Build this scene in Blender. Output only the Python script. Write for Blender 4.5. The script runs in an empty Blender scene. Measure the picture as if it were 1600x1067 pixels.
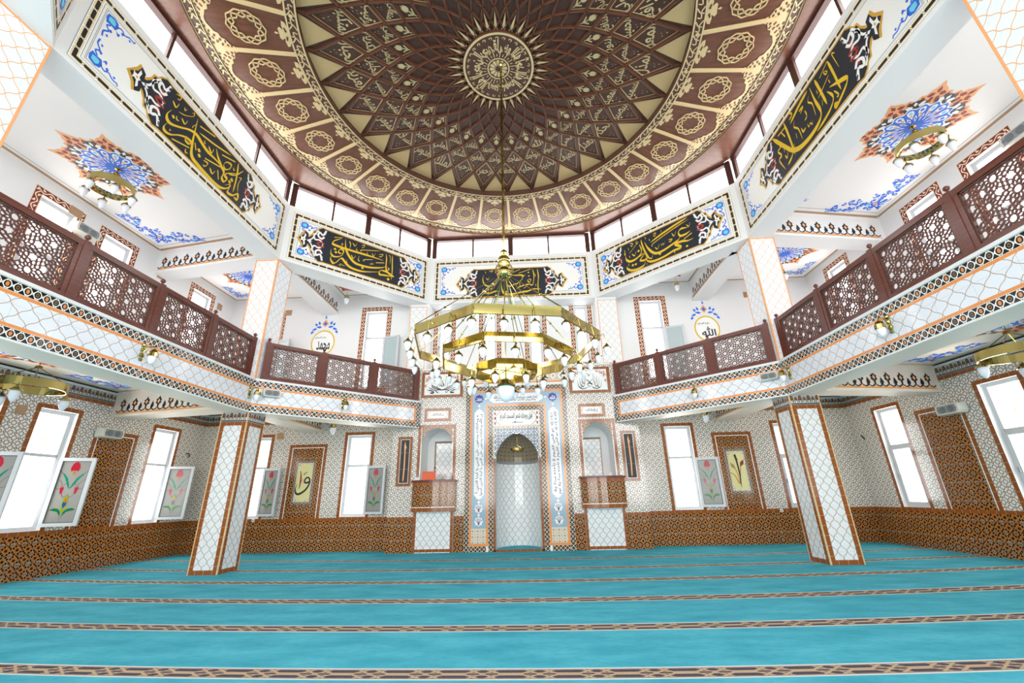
import bpy, math, random
from mathutils import Vector, Matrix
V = Vector
PI = math.pi
rnd = random.Random(7)
SC = bpy.context.scene
COL = SC.collection

# ---------------------------------------------------------------- camera, world, exposure
def cam_setup():
    f, yaw, pitch, roll = 654.2, -.04, .3547, -.0225
    cy, sy, cp, sp, cr, sr = math.cos(yaw), math.sin(yaw), math.cos(pitch), math.sin(pitch), math.cos(roll), math.sin(roll)
    fx, rx, up = V((sy, cy, 0)), V((cy, -sy, 0)), V((0, 0, 1))
    F = fx*cp + up*sp
    U = -fx*sp + up*cp
    R2, U2 = rx*cr + U*sr, -rx*sr + U*cr
    cd = bpy.data.cameras.new('camera'); co = bpy.data.objects.new('camera', cd); COL.objects.link(co)
    m = Matrix((R2, U2, -F)).transposed().to_4x4(); m.translation = V((0, 0, 1.5))
    co.matrix_world = m
    cd.sensor_width = 36; cd.lens = f/1600*36; cd.clip_start = .05; cd.clip_end = 200
    SC.camera = co
cam_setup()
SKY = 2.6          # radiance of the overcast sky outside the windows
w = bpy.data.worlds.new('sky'); SC.world = w; w.use_nodes = True
bg = w.node_tree.nodes['Background']; bg.inputs[0].default_value = (1, .985, .96, 1); bg.inputs[1].default_value = SKY
SC.view_settings.view_transform = 'Standard'; SC.view_settings.look = 'None'
SC.view_settings.gamma = 1; SC.view_settings.use_curve_mapping = False
SC.view_settings.exposure = .66
c = SC.cycles
c.max_bounces = 9; c.diffuse_bounces = 6; c.glossy_bounces = 4; c.transmission_bounces = 4; c.transparent_max_bounces = 10
c.caustics_reflective = False; c.caustics_refractive = False
c.sample_clamp_indirect = 6
c.use_denoising = True; c.denoising_prefilter = 'NONE'; c.denoising_input_passes = 'RGB_ALBEDO_NORMAL'

def daylight(F, u0, u1, v0, v1, off=-.42, k=1.0):
    """the sky patch behind one window opening, an area lamp outside the glass"""
    ld = bpy.data.lights.new('daylight', 'AREA'); ld.shape = 'RECTANGLE'
    ld.size = abs(u1-u0); ld.size_y = abs(v1-v0)
    ld.energy = SKY*k*PI*ld.size*ld.size_y; ld.color = (1, .985, .96)
    o = bpy.data.objects.new('daylight', ld); COL.objects.link(o)
    m = Matrix((F.u*-1, F.v, F.n*-1)).transposed().to_4x4()
    m.translation = F.p((u0+u1)/2, (v0+v1)/2, off)
    o.matrix_world = m
    return o

# ---------------------------------------------------------------- material node helper
def lin(h):
    h = h.lstrip('#'); r = []
    for i in (0, 2, 4):
        x = int(h[i:i+2], 16)/255
        r.append(x/12.92 if x <= .04045 else ((x+.055)/1.055)**2.4)
    return (*r, 1)

class E:
    def __init__(s, nt, k): s.nt, s.k = nt, k
    def op(s, o, b=None, c=None):
        n = s.nt.nodes.new('ShaderNodeMath'); n.operation = o
        for i, x in enumerate((s, b, c)):
            if x is None: continue
            if isinstance(x, E): s.nt.links.new(x.k, n.inputs[i])
            else: n.inputs[i].default_value = x
        return E(s.nt, n.outputs[0])
    def __add__(s, b): return s.op('ADD', b)
    __radd__ = __add__
    def __sub__(s, b): return s.op('SUBTRACT', b)
    def __rsub__(s, b): return (s*-1) + b
    def __mul__(s, b): return s.op('MULTIPLY', b)
    __rmul__ = __mul__
    def __truediv__(s, b): return s.op('DIVIDE', b)
    def sin(s): return s.op('SINE')
    def abs(s): return s.op('ABSOLUTE')
    def frac(s): return s.op('FRACT')
    def floor(s): return s.op('FLOOR')
    def sqrt(s): return s.op('SQRT')
    def lt(s, b): return s.op('LESS_THAN', b)
    def gt(s, b): return s.op('GREATER_THAN', b)
    def min(s, b): return s.op('MINIMUM', b)
    def max(s, b): return s.op('MAXIMUM', b)
    def sq(s): return s*s
def ln(x, y): return (x*x + y*y).sqrt()
def tri(x, p):
    """distance to the nearest multiple of p"""
    return ((x*(1/p) + .5).frac() - .5).abs()*p

MATS = {}
def material(name, fn=None, col=None, rough=.5, metal=0, spec=None, bump=None):
    if name in MATS: return MATS[name]
    m = bpy.data.materials.new(name); m.use_nodes = True; nt = m.node_tree
    b = nt.nodes['Principled BSDF']; b.inputs['Roughness'].default_value = rough; b.inputs['Metallic'].default_value = metal
    if spec is not None: b.inputs['Specular IOR Level'].default_value = spec
    if col is not None: b.inputs['Base Color'].default_value = lin(col); m.diffuse_color = lin(col)
    if fn:
        uvn = nt.nodes.new('ShaderNodeUVMap'); sp = nt.nodes.new('ShaderNodeSeparateXYZ'); nt.links.new(uvn.outputs[0], sp.inputs[0])
        k = fn(nt, E(nt, sp.outputs[0]), E(nt, sp.outputs[1]))
        nt.links.new(k, b.inputs['Base Color'])
    MATS[name] = m
    return m
def mixc(nt, a, b, f):
    n = nt.nodes.new('ShaderNodeMix'); n.data_type = 'RGBA'
    for i, x in ((6, a), (7, b)):
        if isinstance(x, str): n.inputs[i].default_value = lin(x)
        elif isinstance(x, tuple): n.inputs[i].default_value = x
        else: nt.links.new(x, n.inputs[i])
    if isinstance(f, E): nt.links.new(f.k, n.inputs[0])
    else: n.inputs[0].default_value = f
    return n.outputs[2]
def noise(nt, scale, detail=3, sx=1, sy=1, coord='uv'):
    n = nt.nodes.new('ShaderNodeTexNoise'); n.inputs['Scale'].default_value = scale; n.inputs['Detail'].default_value = detail
    t = nt.nodes.new('ShaderNodeMapping'); t.inputs['Scale'].default_value = (sx, sy, 1)
    if coord == 'uv':
        u = nt.nodes.new('ShaderNodeUVMap'); nt.links.new(u.outputs[0], t.inputs[0])
    else:
        u = nt.nodes.new('ShaderNodeTexCoord'); nt.links.new(u.outputs['Object'], t.inputs[0])
    nt.links.new(t.outputs[0], n.inputs['Vector'])
    return E(nt, n.outputs[0])

def grout(nt, u, v, pu, pv, w=.003):
    return tri(u, pu).min(tri(v, pv)).lt(w)
def f_lantern(a, b, w, ground, line, gu=.3, gv=.3):
    def fn(nt, u, v):
        p, q = u*(1/a) + v*(1/b), u*(1/a) - v*(1/b)
        d = tri(p + (q*(2*PI)).sin()*.045, 1).min(tri(q + (p*(2*PI)).sin()*.045, 1))
        k = mixc(nt, ground, '#c9c9c4', grout(nt, u + .07, v + .05, gu, gv, .002))
        return mixc(nt, k, line, d.lt(w))
    return fn
def cells(u, v, P):
    x = ((u*(1/P)).frac() - .5).abs(); y = ((v*(1/P)).frac() - .5).abs()
    hi, lo = x.max(y), x.min(y)
    a = ln(hi, lo) - .06
    b = ln(hi - .33, lo - .15)
    cc = ln(hi - .5, lo - .5) - .05
    d = ln(hi - .5, lo) + .04
    m1 = a.min(b).min(cc.min(d))
    m2 = a.max(b).min(cc.max(d)).min(a.min(b).max(cc.min(d)))
    return m2 - m1, a, m1
def f_startile(P, ground, line, wl):
    def fn(nt, u, v):
        e, a, m1 = cells(u, v, P)
        return mixc(nt, ground, line, e.lt(wl))
    return fn
def f_dado(P):
    def fn(nt, u, v):
        x = ((u*(1/P)).frac() - .5).abs(); y = ((v*(1/P)).frac() - .5).abs()
        hi, lo = x.max(y), x.min(y)
        blob = (ln(hi - .31, lo - .13) - .112).min((ln(hi - .5, lo - .5) - .13).min(ln((hi - .5)*1.2, lo) - .085))
        k = mixc(nt, '#b8702f', '#8a4d20', noise(nt, 25, 2)*.6)
        k = mixc(nt, k, '#d9a566', (ln(hi - .31, lo - .13) - .14).abs().lt(.012))
        k = mixc(nt, k, '#130b08', blob.lt(0))
        k = mixc(nt, k, '#1d2433', hi.lt(.12))
        k = mixc(nt, k, '#7f919f', (hi.lt(.1))*(hi.gt(.03))*(lo.gt(.02)))
        return mixc(nt, k, '#c9b8a2', grout(nt, u + .1, v + .08, P*2, P*2, .0022))
    return fn
def f_chain(P, c_line='#f1efea', c_bg='#12100d', c_dot='#e0894a'):
    # one band, v from 0 to 1 across, u in metres; every other link has an orange heart
    def fn(nt, u, v):
        t = u*(1/P)
        x = t.frac() - .5; y = v - .5
        odd = ((t.floor()*.5).frac()).gt(.25)
        r = ln(x*.95, y)
        ex = x.abs() - .5
        ring = (r - .35).abs().lt(.042)
        cross = ((ex.abs()*1.1 - y.abs()).abs().lt(.05))*r.gt(.34)
        edge = y.abs().gt(.462)
        h = ln(x*1.15, y*.95)
        k = mixc(nt, c_bg, c_dot, h.lt(.2)*odd)
        k = mixc(nt, k, '#8a6a4a', (h - .14).abs().lt(.05)*(odd*-1 + 1))
        return mixc(nt, k, c_line, ring.max(cross).max(edge))
    return fn
def f_link(P, bg='#1d1c20', line='#efdcb4'):
    # interlaced bars of the frieze border, v 0..1 across
    def fn(nt, u, v):
        s = ((u*(2*PI/P)).sin()*2.6).min(1).max(-1)
        y = v - .5
        st = ((y - s*.27).abs().lt(.085)).max((y + s*.27).abs().lt(.085))
        k = mixc(nt, bg, '#fbfbf8', (y.abs().gt(.33)).max(y.abs().gt(.2)*s.abs().lt(.62)))
        k = mixc(nt, k, line, st)
        return mixc(nt, k, bg, y.abs().gt(.46))
    return fn
def f_scroll(P, bg='#741c18', line='#f6dcbc'):
    def fn(nt, u, v):
        y = v - .5
        s = (u*(2*PI/P)).sin(); s2 = (u*(2*PI/P)*.5 + .9).sin()
        a = (y - s*.24).abs().lt(.085)
        x = ((u*(1/P)).frac() - .25)
        x2 = ((u*(1/P)).frac() - .75)
        dots = (ln(x*1.0, y + .13).lt(.115)).max(ln(x2*1.0, y - .13).lt(.115))
        leaf = (ln(x*1.6 - .12, y + .3).lt(.09)).max(ln(x2*1.6 + .12, y - .3).lt(.09))
        k = mixc(nt, bg, line, a.max(dots).max(leaf))
        return mixc(nt, k, '#f3cfa4', y.abs().gt(.44))
    return fn
def f_palm(P):
    # palmette cresting, v 0..1 up
    def fn(nt, u, v):
        t = (u*(1/P)).frac()
        x = (t - .28).abs(); x2 = (t - .78).abs()
        tip = (v - .62).max(0)
        big = ln(x*2.15 + tip*.25, (v - .57)*1.3)
        small = ln(x2*2.7 + tip*.3, (v - .5)*1.55)
        m = big.min(small)
        k = mixc(nt, '#b4b4b2', '#231d1a', m.lt(.5))
        k = mixc(nt, k, '#8f5c40', m.lt(.37))
        k = mixc(nt, k, '#4a2c20', m.lt(.14))
        k = mixc(nt, k, '#e8e6e0', ((tri(u + .046, P/2) - (v - .2)*.07).abs().lt(.008))*v.lt(.46))
        k = mixc(nt, k, '#25262a', (v - .13).abs().lt(.04))
        return mixc(nt, k, '#7c7e82', (v - .05).abs().lt(.035))
    return fn
def f_strip(base, pu, dark):
    def fn(nt, u, v):
        n = noise(nt, 30, 2)
        k = mixc(nt, base, dark, n*.8)
        return mixc(nt, k, '#d8c6b4', tri(u + .03, pu).lt(.0022))
    return fn
def f_wood(a, b, sx=2, sy=30):
    def fn(nt, u, v):
        n = noise(nt, 1.0, 4, sx, sy)
        return mixc(nt, a, b, ((n - .3)*2.2).max(0).min(1))
    return fn
def f_carpet(nt, u, v):
    n = noise(nt, 1.3, 6, 1, 2.6, 'obj'); n2 = noise(nt, 70, 2, 1, 1, 'obj'); n3 = noise(nt, 9, 3, 1, 2, 'obj')
    k = mixc(nt, '#3f9db3', '#5fbcd0', ((n - .3)*2.2).max(0).min(1))
    k = mixc(nt, k, '#1f8ba0', ((n3 - .45)*2).max(0).min(1)*.5)
    return mixc(nt, k, '#1f8b9e', n2*.3)
def f_carpetband(nt, u, v):
    P = .52
    t = (u*(1/P)).frac() - .5; a = t.abs()
    y = v - .5; b = y.abs()
    # long navy lozenges in two rows, parted by slanting beige straps
    strap = ((b - .1 - (a - .22)*1.6).abs().lt(.075)).max((b*1.1 - (.5 - a)*1.9).abs().lt(.07))
    rows = ((b - .27).abs().lt(.135)).max((b.lt(.075))*(a.gt(.16)))
    k = mixc(nt, '#b9a183', '#20274a', rows*(strap*-1 + 1))
    k = mixc(nt, k, '#4a4f66', ((b - .46).abs().lt(.02)))
    return mixc(nt, k, '#a08a74', noise(nt, 45, 2, 1, 1, 'obj')*.35)
M = lambda n, *a, **k: material(n, *a, **k)
white = M('white plaster', col='#e9e9e9', rough=.55)
whitec = M('white ceiling paint', col='#eeecea', rough=.6)
shadew = M('white with shade tint', col='#e2d6c9', rough=.55)  # shaded copy of white; warm tint painted in against the carpet's teal bounce light
pvc = M('white window plastic', col='#cdd0d4', rough=.3)
lant = M('white ogee tile', f_lantern(.2, .26, .036, '#e9ecef', '#a98866'), rough=.09)
lantb = M('balcony ogee tile', f_lantern(.27, .27, .028, '#eaedf5', '#b89a80', .6, .6), rough=.07)
lantg = M('painted gold ogee', f_lantern(.24, .30, .032, '#eaf0f8', '#e9b67c', 9, 9), rough=.4)
star = M('white star tile', f_startile(.21, '#ebe9e4', '#937a66', .085), rough=.12)
dado = M('brown star tile', f_dado(.21), rough=.1)
strip = M('brown border tile', f_strip('#a25c28', .2, '#7d4219'), rough=.12)
orange = M('orange border tile', f_strip('#ef9c5c', .6, '#e88d49'), rough=.1)
chain = M('black white chain tile', f_chain(.125), rough=.1)
chainm = M('mihrab chain tile', f_chain(.125, '#ddd2c0', '#1a110c', '#9c5a2c'), rough=.1)
link = M('black gold link paint', f_link(.46), rough=.5)
scroll = M('red scroll paint', f_scroll(.3), rough=.5)
palm = M('palmette tile', f_palm(.2), rough=.12)
wood = M('mahogany wood', f_wood('#5a2c23', '#743d30'), rough=.22)
woodd = M('mahogany ceiling wood', f_wood('#623b2b', '#7d4d38', 14, 2), rough=.3)
woodk = M('dark mahogany', f_wood('#50332a', '#634035', 10, 3), rough=.36)
cream = M('cream carved wood', col='#e2c593', rough=.42)
creamp = M('cream panel', col='#e3be88', rough=.5)
carpet = M('turquoise carpet', f_carpet, rough=.95, spec=.1)
carpetband = M('patterned carpet band', f_carpetband, rough=.95, spec=.1)
carpetline = M('pale carpet line', col='#cfd3d2', rough=.95, spec=.1)
brass = M('polished brass', col='#b9a868', rough=.07, metal=1)
brassd = M('dull brass', col='#a8853c', rough=.25, metal=1)
lampglass = M('white lamp glass', col='#f2f3fb', rough=.2)
navy = M('navy paint', col='#1c2431', rough=.5)
gold = M('gold paint', col='#e3bc2f', rough=.45)
golde = M('gold outline paint', col='#d8a744', rough=.5)
blk = M('black paint', col='#17171a', rough=.45)
blue = M('blue paint', col='#2f6fe0', rough=.5)
cyan = M('light blue paint', col='#6fd3f2', rough=.5)
red = M('red paint', col='#a33a34', rough=.5)
dred = M('dark red paint', col='#8e2f28', rough=.5)
peach = M('peach paint', col='#f0ac74', rough=.5)
whitep = M('white paint', col='#f4f4f2', rough=.5)
greyp = M('grey speaker mesh', col='#8d9092', rough=.6)
offw = M('off white plastic', col='#d9d8cc', rough=.4)
tan = M('tan plate', col='#b08a68', rough=.4)
yell = M('pale yellow tile', col='#e3dc9c', rough=.1)
ochre = M('ochre paint', col='#c98b2b', rough=.5)
bluet = M('mihrab blue tile', lambda nt, u, v: mixc(nt, mixc(nt, '#86aac2', '#b5c8d4', cells(u, v, .1)[0].lt(.1)), '#8c86a8', noise(nt, 60, 2)*.2), rough=.1)
floral = M('floral tile', lambda nt, u, v: (lambda e, a, m: mixc(nt, mixc(nt, mixc(nt, '#efe9e0', '#2f6f9a', e.lt(.11)), '#c06a38', a.lt(.06)), '#f4efe6', a.lt(-.03)))(*cells(u, v, .19)), rough=.12)
apsetile = M('shaded beige dome tile', lambda nt, u, v: (lambda e, a, m: mixc(nt, mixc(nt, '#a8977f', '#5f4a38', e.lt(.06)), '#2b211b', a.lt(.06)))(*cells(u, v, .16)), rough=.25)  # shade of the niche dome is put into these darker tile colours
dotfl = M('beige dotted tile', lambda nt, u, v: (lambda e, a, m: mixc(nt, mixc(nt, '#e6dccb', '#b08a60', e.lt(.05)), '#4a6078', a.lt(.04)))(*cells(u, v, .16)), rough=.12)
ink = M('calligraphy blue', col='#2b2f74', rough=.3)
ivory = M('ivory tile', col='#f2f1ee', rough=.1)
cobalt = M('cobalt tile', col='#27339a', rough=.1)

# ---------------------------------------------------------------- geometry helpers
class Fr:
    """a drawing plane: p(a, b, c) = O + u a + v b + n c"""
    def __init__(s, O, u, v=(0, 0, 1)):
        s.O, s.u, s.v = V(O), V(u).normalized(), V(v).normalized(); s.n = s.u.cross(s.v)
    def p(s, a, b, c=0): return s.O + s.u*a + s.v*b + s.n*c
def facet(A, B):
    A, B = V((A[0], A[1], 0)), V((B[0], B[1], 0))
    return Fr(A, B - A), (B - A).length
ID = Fr((0, 0, 0), (1, 0, 0), (0, 1, 0))

class MB:
    def __init__(s): s.v, s.f, s.uv, s.mi, s.mats = [], [], [], [], []
    def mat(s, m):
        if m not in s.mats: s.mats.append(m)
        return s.mats.index(m)
    def face(s, pts, m, uvs=None):
        n = len(s.v); s.v += [tuple(p) for p in pts]; s.f.append(tuple(range(n, n+len(pts))))
        s.uv.append(uvs or [(0, 0)]*len(pts)); s.mi.append(s.mat(m)); return s
    def poly(s, F, pts, m, c=0.):
        return s.face([F.p(a, b, c) for a, b in pts], m, [(a, b) for a, b in pts])
    def rect(s, F, a0, b0, a1, b1, m, c=0., uv=None):
        return s.face([F.p(a0, b0, c), F.p(a1, b0, c), F.p(a1, b1, c), F.p(a0, b1, c)], m,
                      uv or [(a0, b0), (a1, b0), (a1, b1), (a0, b1)])
    def band(s, F, a0, b0, a1, b1, m, c=0., off=0.):
        """rect whose v runs 0..1 across and u in metres along its longer side"""
        if abs(a1-a0) >= abs(b1-b0): uv = [(a0+off, 0), (a1+off, 0), (a1+off, 1), (a0+off, 1)]
        else: uv = [(b0+off, 0), (b0+off, 1), (b1+off, 1), (b1+off, 0)]
        return s.rect(F, a0, b0, a1, b1, m, c, uv)
    def frame(s, F, a0, b0, a1, b1, t, m, c=0.):
        """mitred picture frame of band faces, t wide"""
        P = [(a0, b0), (a1, b0), (a1, b1), (a0, b1)]; Q = [(a0+t, b0+t), (a1-t, b0+t), (a1-t, b1-t), (a0+t, b1-t)]
        for i in range(4):
            j = (i+1) % 4; L = math.hypot(P[j][0]-P[i][0], P[j][1]-P[i][1])
            s.face([F.p(*P[i], c), F.p(*P[j], c), F.p(*Q[j], c), F.p(*Q[i], c)], m, [(0, 0), (L, 0), (L-t, 1), (t, 1)])
        return s
    def box(s, F, a0, b0, c0, a1, b1, c1, m, mf=None, skip=''):
        """box in the frame; mf = material of the +n face"""
        a0, a1 = sorted((a0, a1)); b0, b1 = sorted((b0, b1)); c0, c1 = sorted((c0, c1))
        q = lambda P, uv, mm: s.face([F.p(*p) for p in P], mm, uv)
        if 'f' not in skip: q([(a0, b0, c1), (a1, b0, c1), (a1, b1, c1), (a0, b1, c1)], [(a0, b0), (a1, b0), (a1, b1), (a0, b1)], mf or m)
        if 'k' not in skip: q([(a1, b0, c0), (a0, b0, c0), (a0, b1, c0), (a1, b1, c0)], [(a1, b0), (a0, b0), (a0, b1), (a1, b1)], m)
        if 'l' not in skip: q([(a0, b0, c0), (a0, b0, c1), (a0, b1, c1), (a0, b1, c0)], [(c0, b0), (c1, b0), (c1, b1), (c0, b1)], m)
        if 'r' not in skip: q([(a1, b0, c1), (a1, b0, c0), (a1, b1, c0), (a1, b1, c1)], [(c1, b0), (c0, b0), (c0, b1), (c1, b1)], m)
        if 'b' not in skip: q([(a0, b0, c0), (a1, b0, c0), (a1, b0, c1), (a0, b0, c1)], [(a0, c0), (a1, c0), (a1, c1), (a0, c1)], m)
        if 't' not in skip: q([(a0, b1, c1), (a1, b1, c1), (a1, b1, c0), (a0, b1, c0)], [(a0, c1), (a1, c1), (a1, c0), (a0, c0)], m)
        return s
    def lathe(s, O, prof, m, n=16, ax=(0, 0, 1), a0=0.):
        """prof: (radius, height) from bottom to top around axis ax"""
        ax = V(ax).normalized(); x = ax.orthogonal().normalized(); y = ax.cross(x); O = V(O)
        R = [[O + ax*h + (x*math.cos(a0+2*PI*i/n) + y*math.sin(a0+2*PI*i/n))*r for i in range(n)] for r, h in prof]
        for k in range(len(R)-1):
            for i in range(n):
                j = (i+1) % n
                s.face([R[k][i], R[k][j], R[k+1][j], R[k+1][i]], m, [(i/n, k), ((i+1)/n, k), ((i+1)/n, k+1), (i/n, k+1)])
        return s
    def tube(s, pts, r, m, n=6):
        pts = [V(p) for p in pts]; rr = r if isinstance(r, (list, tuple)) else [r]*len(pts); rings = []
        ref = None
        for i, p in enumerate(pts):
            d = (pts[min(i+1, len(pts)-1)] - pts[max(i-1, 0)]).normalized()
            if ref is None: ref = d.orthogonal().normalized()
            x = (ref - d*ref.dot(d))
            x = x.normalized() if x.length > 1e-6 else d.orthogonal().normalized()
            ref = x; y = d.cross(x)
            rings.append([p + (x*math.cos(2*PI*k/n) + y*math.sin(2*PI*k/n))*rr[i] for k in range(n)])
        for i in range(len(rings)-1):
            for k in range(n):
                j = (k+1) % n; s.face([rings[i][k], rings[i][j], rings[i+1][j], rings[i+1][k]], m)
        s.face(rings[0][::-1], m); s.face(rings[-1], m)
        return s
    def stroke(s, F, pts, w, m, c=0., nib=None, sm=4, closed=False, taper=False):
        """a painted stroke; w = width (or list), nib = pen angle in degrees"""
        P = smooth(pts, sm, closed) if sm > 1 else [V((*p, 0)) for p in pts]
        n = len(P); L, R = [], []
        for i in range(n):
            d = (P[(i+1) % n if closed else min(i+1, n-1)] - P[(i-1) % n if closed else max(i-1, 0)])
            if d.length < 1e-9: d = V((1, 0, 0))
            d.normalize(); nn = V((-d.y, d.x, 0))
            if isinstance(w, (list, tuple)):
                t = i/(n-1)*(len(w)-1); k = min(int(t), len(w)-2); ww = w[k] + (w[k+1]-w[k])*(t-k)
            else: ww = w
            if nib is not None:
                a = math.radians(nib); ww = ww*max(.3, abs(nn.x*math.cos(a) + nn.y*math.sin(a)))
            if taper: ww *= max(.12, min(1, 5*min(i, n-1-i)/n + .12))
            L.append(P[i] + nn*ww/2); R.append(P[i] - nn*ww/2)
        for i in range(n if closed else n-1):
            j = (i+1) % n
            s.face([F.p(p.x, p.y, c) for p in (R[i], R[j], L[j], L[i])], m)
        return s
    def ribbon3(s, F, pts, w, d, m, c=0., closed=False):
        """raised flat bar following pts: width w, from c to c + d"""
        n = len(pts); P = [V((*p, 0)) for p in pts]; L, R = [], []
        for i in range(n):
            e = P[(i+1) % n if closed else min(i+1, n-1)] - P[(i-1) % n if closed else max(i-1, 0)]
            e.normalize(); nn = V((-e.y, e.x, 0)); L.append(P[i]+nn*w/2); R.append(P[i]-nn*w/2)
        for i in range(n if closed else n-1):
            j = (i+1) % n; g = lambda p, z: F.p(p.x, p.y, z)
            s.face([g(R[i], c+d), g(R[j], c+d), g(L[j], c+d), g(L[i], c+d)], m)
            s.face([g(R[i], c), g(R[j], c), g(R[j], c+d), g(R[i], c+d)], m)
            s.face([g(L[j], c), g(L[i], c), g(L[i], c+d), g(L[j], c+d)], m)
        return s
    def build(s, name, parent=None, O=None, smooth=False):
        o0 = V(O) if O is not None else V((0, 0, 0))
        me = bpy.data.meshes.new(name)
        me.from_pydata([tuple(V(p)-o0) for p in s.v], [], s.f)
        for m in s.mats: me.materials.append(m)
        me.polygons.foreach_set('material_index', s.mi)
        ul = me.uv_layers.new(name='UVMap'); flat = [x for f in s.uv for q in f for x in q]
        ul.data.foreach_set('uv', flat)
        if smooth:
            import bmesh
            bm = bmesh.new(); bm.from_mesh(me); bmesh.ops.remove_doubles(bm, verts=bm.verts, dist=1e-5); bm.to_mesh(me); bm.free()
            me.polygons.foreach_set('use_smooth', [True]*len(me.polygons))
        me.update()
        o = bpy.data.objects.new(name, me); COL.objects.link(o); o.location = o0
        if parent is not None:
            o.parent = parent; o.location = o0 - V(parent.matrix_basis.translation) if parent.parent is None else o0
        return o

def smooth(pts, k=4, closed=False):
    P = [V((*p, 0)) if len(p) == 2 else V(p) for p in pts]; n = len(P); out = []
    if n < 3: return P
    for i in range(n if closed else n-1):
        p0 = P[(i-1) % n if closed else max(i-1, 0)]; p1 = P[i]; p2 = P[(i+1) % n]; p3 = P[(i+2) % n if closed else min(i+2, n-1)]
        for j in range(k):
            t = j/k
            out.append(.5*((2*p1) + (p2-p0)*t + (2*p0-5*p1+4*p2-p3)*t*t + (3*p1-p0-3*p2+p3)*t*t*t))
    if not closed: out.append(P[-1])
    return out

def tag(o, label=None, cat=None, group=None, kind=None):
    if label: o['label'] = label
    if cat: o['category'] = cat
    if group: o['group'] = group
    if kind: o['kind'] = kind
    return o
def thing(name, loc, label, cat, group=None):
    o = bpy.data.objects.new(name, None); COL.objects.link(o); o.location = loc; o.empty_display_size = .1
    return tag(o, label, cat, group)
def structure(o): o['kind'] = 'structure'; return o
def copy_tree(o, loc, rz=None, label=None, group=None):
    c = o.copy(); COL.objects.link(c); c.location = loc
    if rz is not None: c.rotation_euler = (0, 0, rz)
    if label: c['label'] = label
    if group: c['group'] = group
    for ch in list(o.children):
        d = ch.copy(); COL.objects.link(d); d.parent = c
        for g in list(ch.children):
            e = g.copy(); COL.objects.link(e); e.parent = d
    return c

# ---------------------------------------------------------------- Arabic lettering (built-in font, shaped here)
_F = {}
def _a(ch, base, n):
    _F[ch] = [chr(base+i) for i in range(n)]
for ch, b, n in [('ء', 0xFE80, 1), ('آ', 0xFE81, 2), ('أ', 0xFE83, 2), ('ؤ', 0xFE85, 2), ('إ', 0xFE87, 2), ('ئ', 0xFE89, 4), ('ا', 0xFE8D, 2),
                 ('ب', 0xFE8F, 4), ('ة', 0xFE93, 2), ('ت', 0xFE95, 4), ('ث', 0xFE99, 4), ('ج', 0xFE9D, 4), ('ح', 0xFEA1, 4), ('خ', 0xFEA5, 4),
                 ('د', 0xFEA9, 2), ('ذ', 0xFEAB, 2), ('ر', 0xFEAD, 2), ('ز', 0xFEAF, 2), ('س', 0xFEB1, 4), ('ش', 0xFEB5, 4), ('ص', 0xFEB9, 4),
                 ('ض', 0xFEBD, 4), ('ط', 0xFEC1, 4), ('ظ', 0xFEC5, 4), ('ع', 0xFEC9, 4), ('غ', 0xFECD, 4), ('ف', 0xFED1, 4), ('ق', 0xFED5, 4),
                 ('ك', 0xFED9, 4), ('ل', 0xFEDD, 4), ('م', 0xFEE1, 4), ('ن', 0xFEE5, 4), ('ه', 0xFEE9, 4), ('و', 0xFEED, 2), ('ى', 0xFEEF, 2), ('ي', 0xFEF1, 4)]:
    _a(ch, b, n)
def shape_ar(t):
    t = t.replace('الله', '\ufdf2'); t = t.replace('لا', '\u0001'); out = []
    F = dict(_F); F['\u0001'] = ['\ufefb', '\ufefc']
    for i, ch in enumerate(t):
        if ch not in F: out.append(ch); continue
        f = F[ch]; pv = t[i-1] if i else ' '; nx = t[i+1] if i+1 < len(t) else ' '
        jp = pv in F and len(F[pv]) == 4; jn = nx in F and len(f) == 4 and len(F[nx]) >= 2
        k = 3 if (jp and jn) else 2 if jn else 1 if (jp and len(f) >= 2) else 0
        out.append(f[k])
    return ''.join(reversed(out))
def text_polys(t, arabic=True, res=2, bold=.018):
    c = bpy.data.curves.new('lettering', 'FONT'); c.body = shape_ar(t) if arabic else t; c.resolution_u = res; c.fill_mode = 'FRONT'; c.offset = bold
    o = bpy.data.objects.new('lettering', c); COL.objects.link(o)
    dg = bpy.context.evaluated_depsgraph_get(); me = o.evaluated_get(dg).to_mesh()
    vs = [(v.co.x, v.co.y) for v in me.vertices]; fs = [tuple(p.vertices) for p in me.polygons]
    bpy.data.objects.remove(o); bpy.data.curves.remove(c)
    if not vs: return [], [], 1, 1
    x0 = min(v[0] for v in vs); x1 = max(v[0] for v in vs); y0 = min(v[1] for v in vs); y1 = max(v[1] for v in vs)
    return [(x-(x0+x1)/2, y-(y0+y1)/2) for x, y in vs], fs, x1-x0, y1-y0
def letter(mb, F, t, cx, cy, w, h, m, c=.004, rot=0., keep=False, bend=None):
    """lettering t fitted into w x h around (cx, cy); bend(x, y) maps to plane coordinates"""
    vs, fs, tw, th = text_polys(t)
    if not vs: return
    sx, sy = w/tw, h/th
    if keep: sx = sy = min(sx, sy)
    cr, sr = math.cos(rot), math.sin(rot); base = len(mb.v)
    for x, y in vs:
        x, y = x*sx, y*sy
        a, b = bend(x, y) if bend else (cx + x*cr - y*sr, cy + x*sr + y*cr)
        mb.v.append(tuple(F.p(a, b, c)))
    k = mb.mat(m)
    for f in fs:
        mb.f.append(tuple(base+i for i in f)); mb.uv.append([(0, 0)]*len(f)); mb.mi.append(k)

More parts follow.
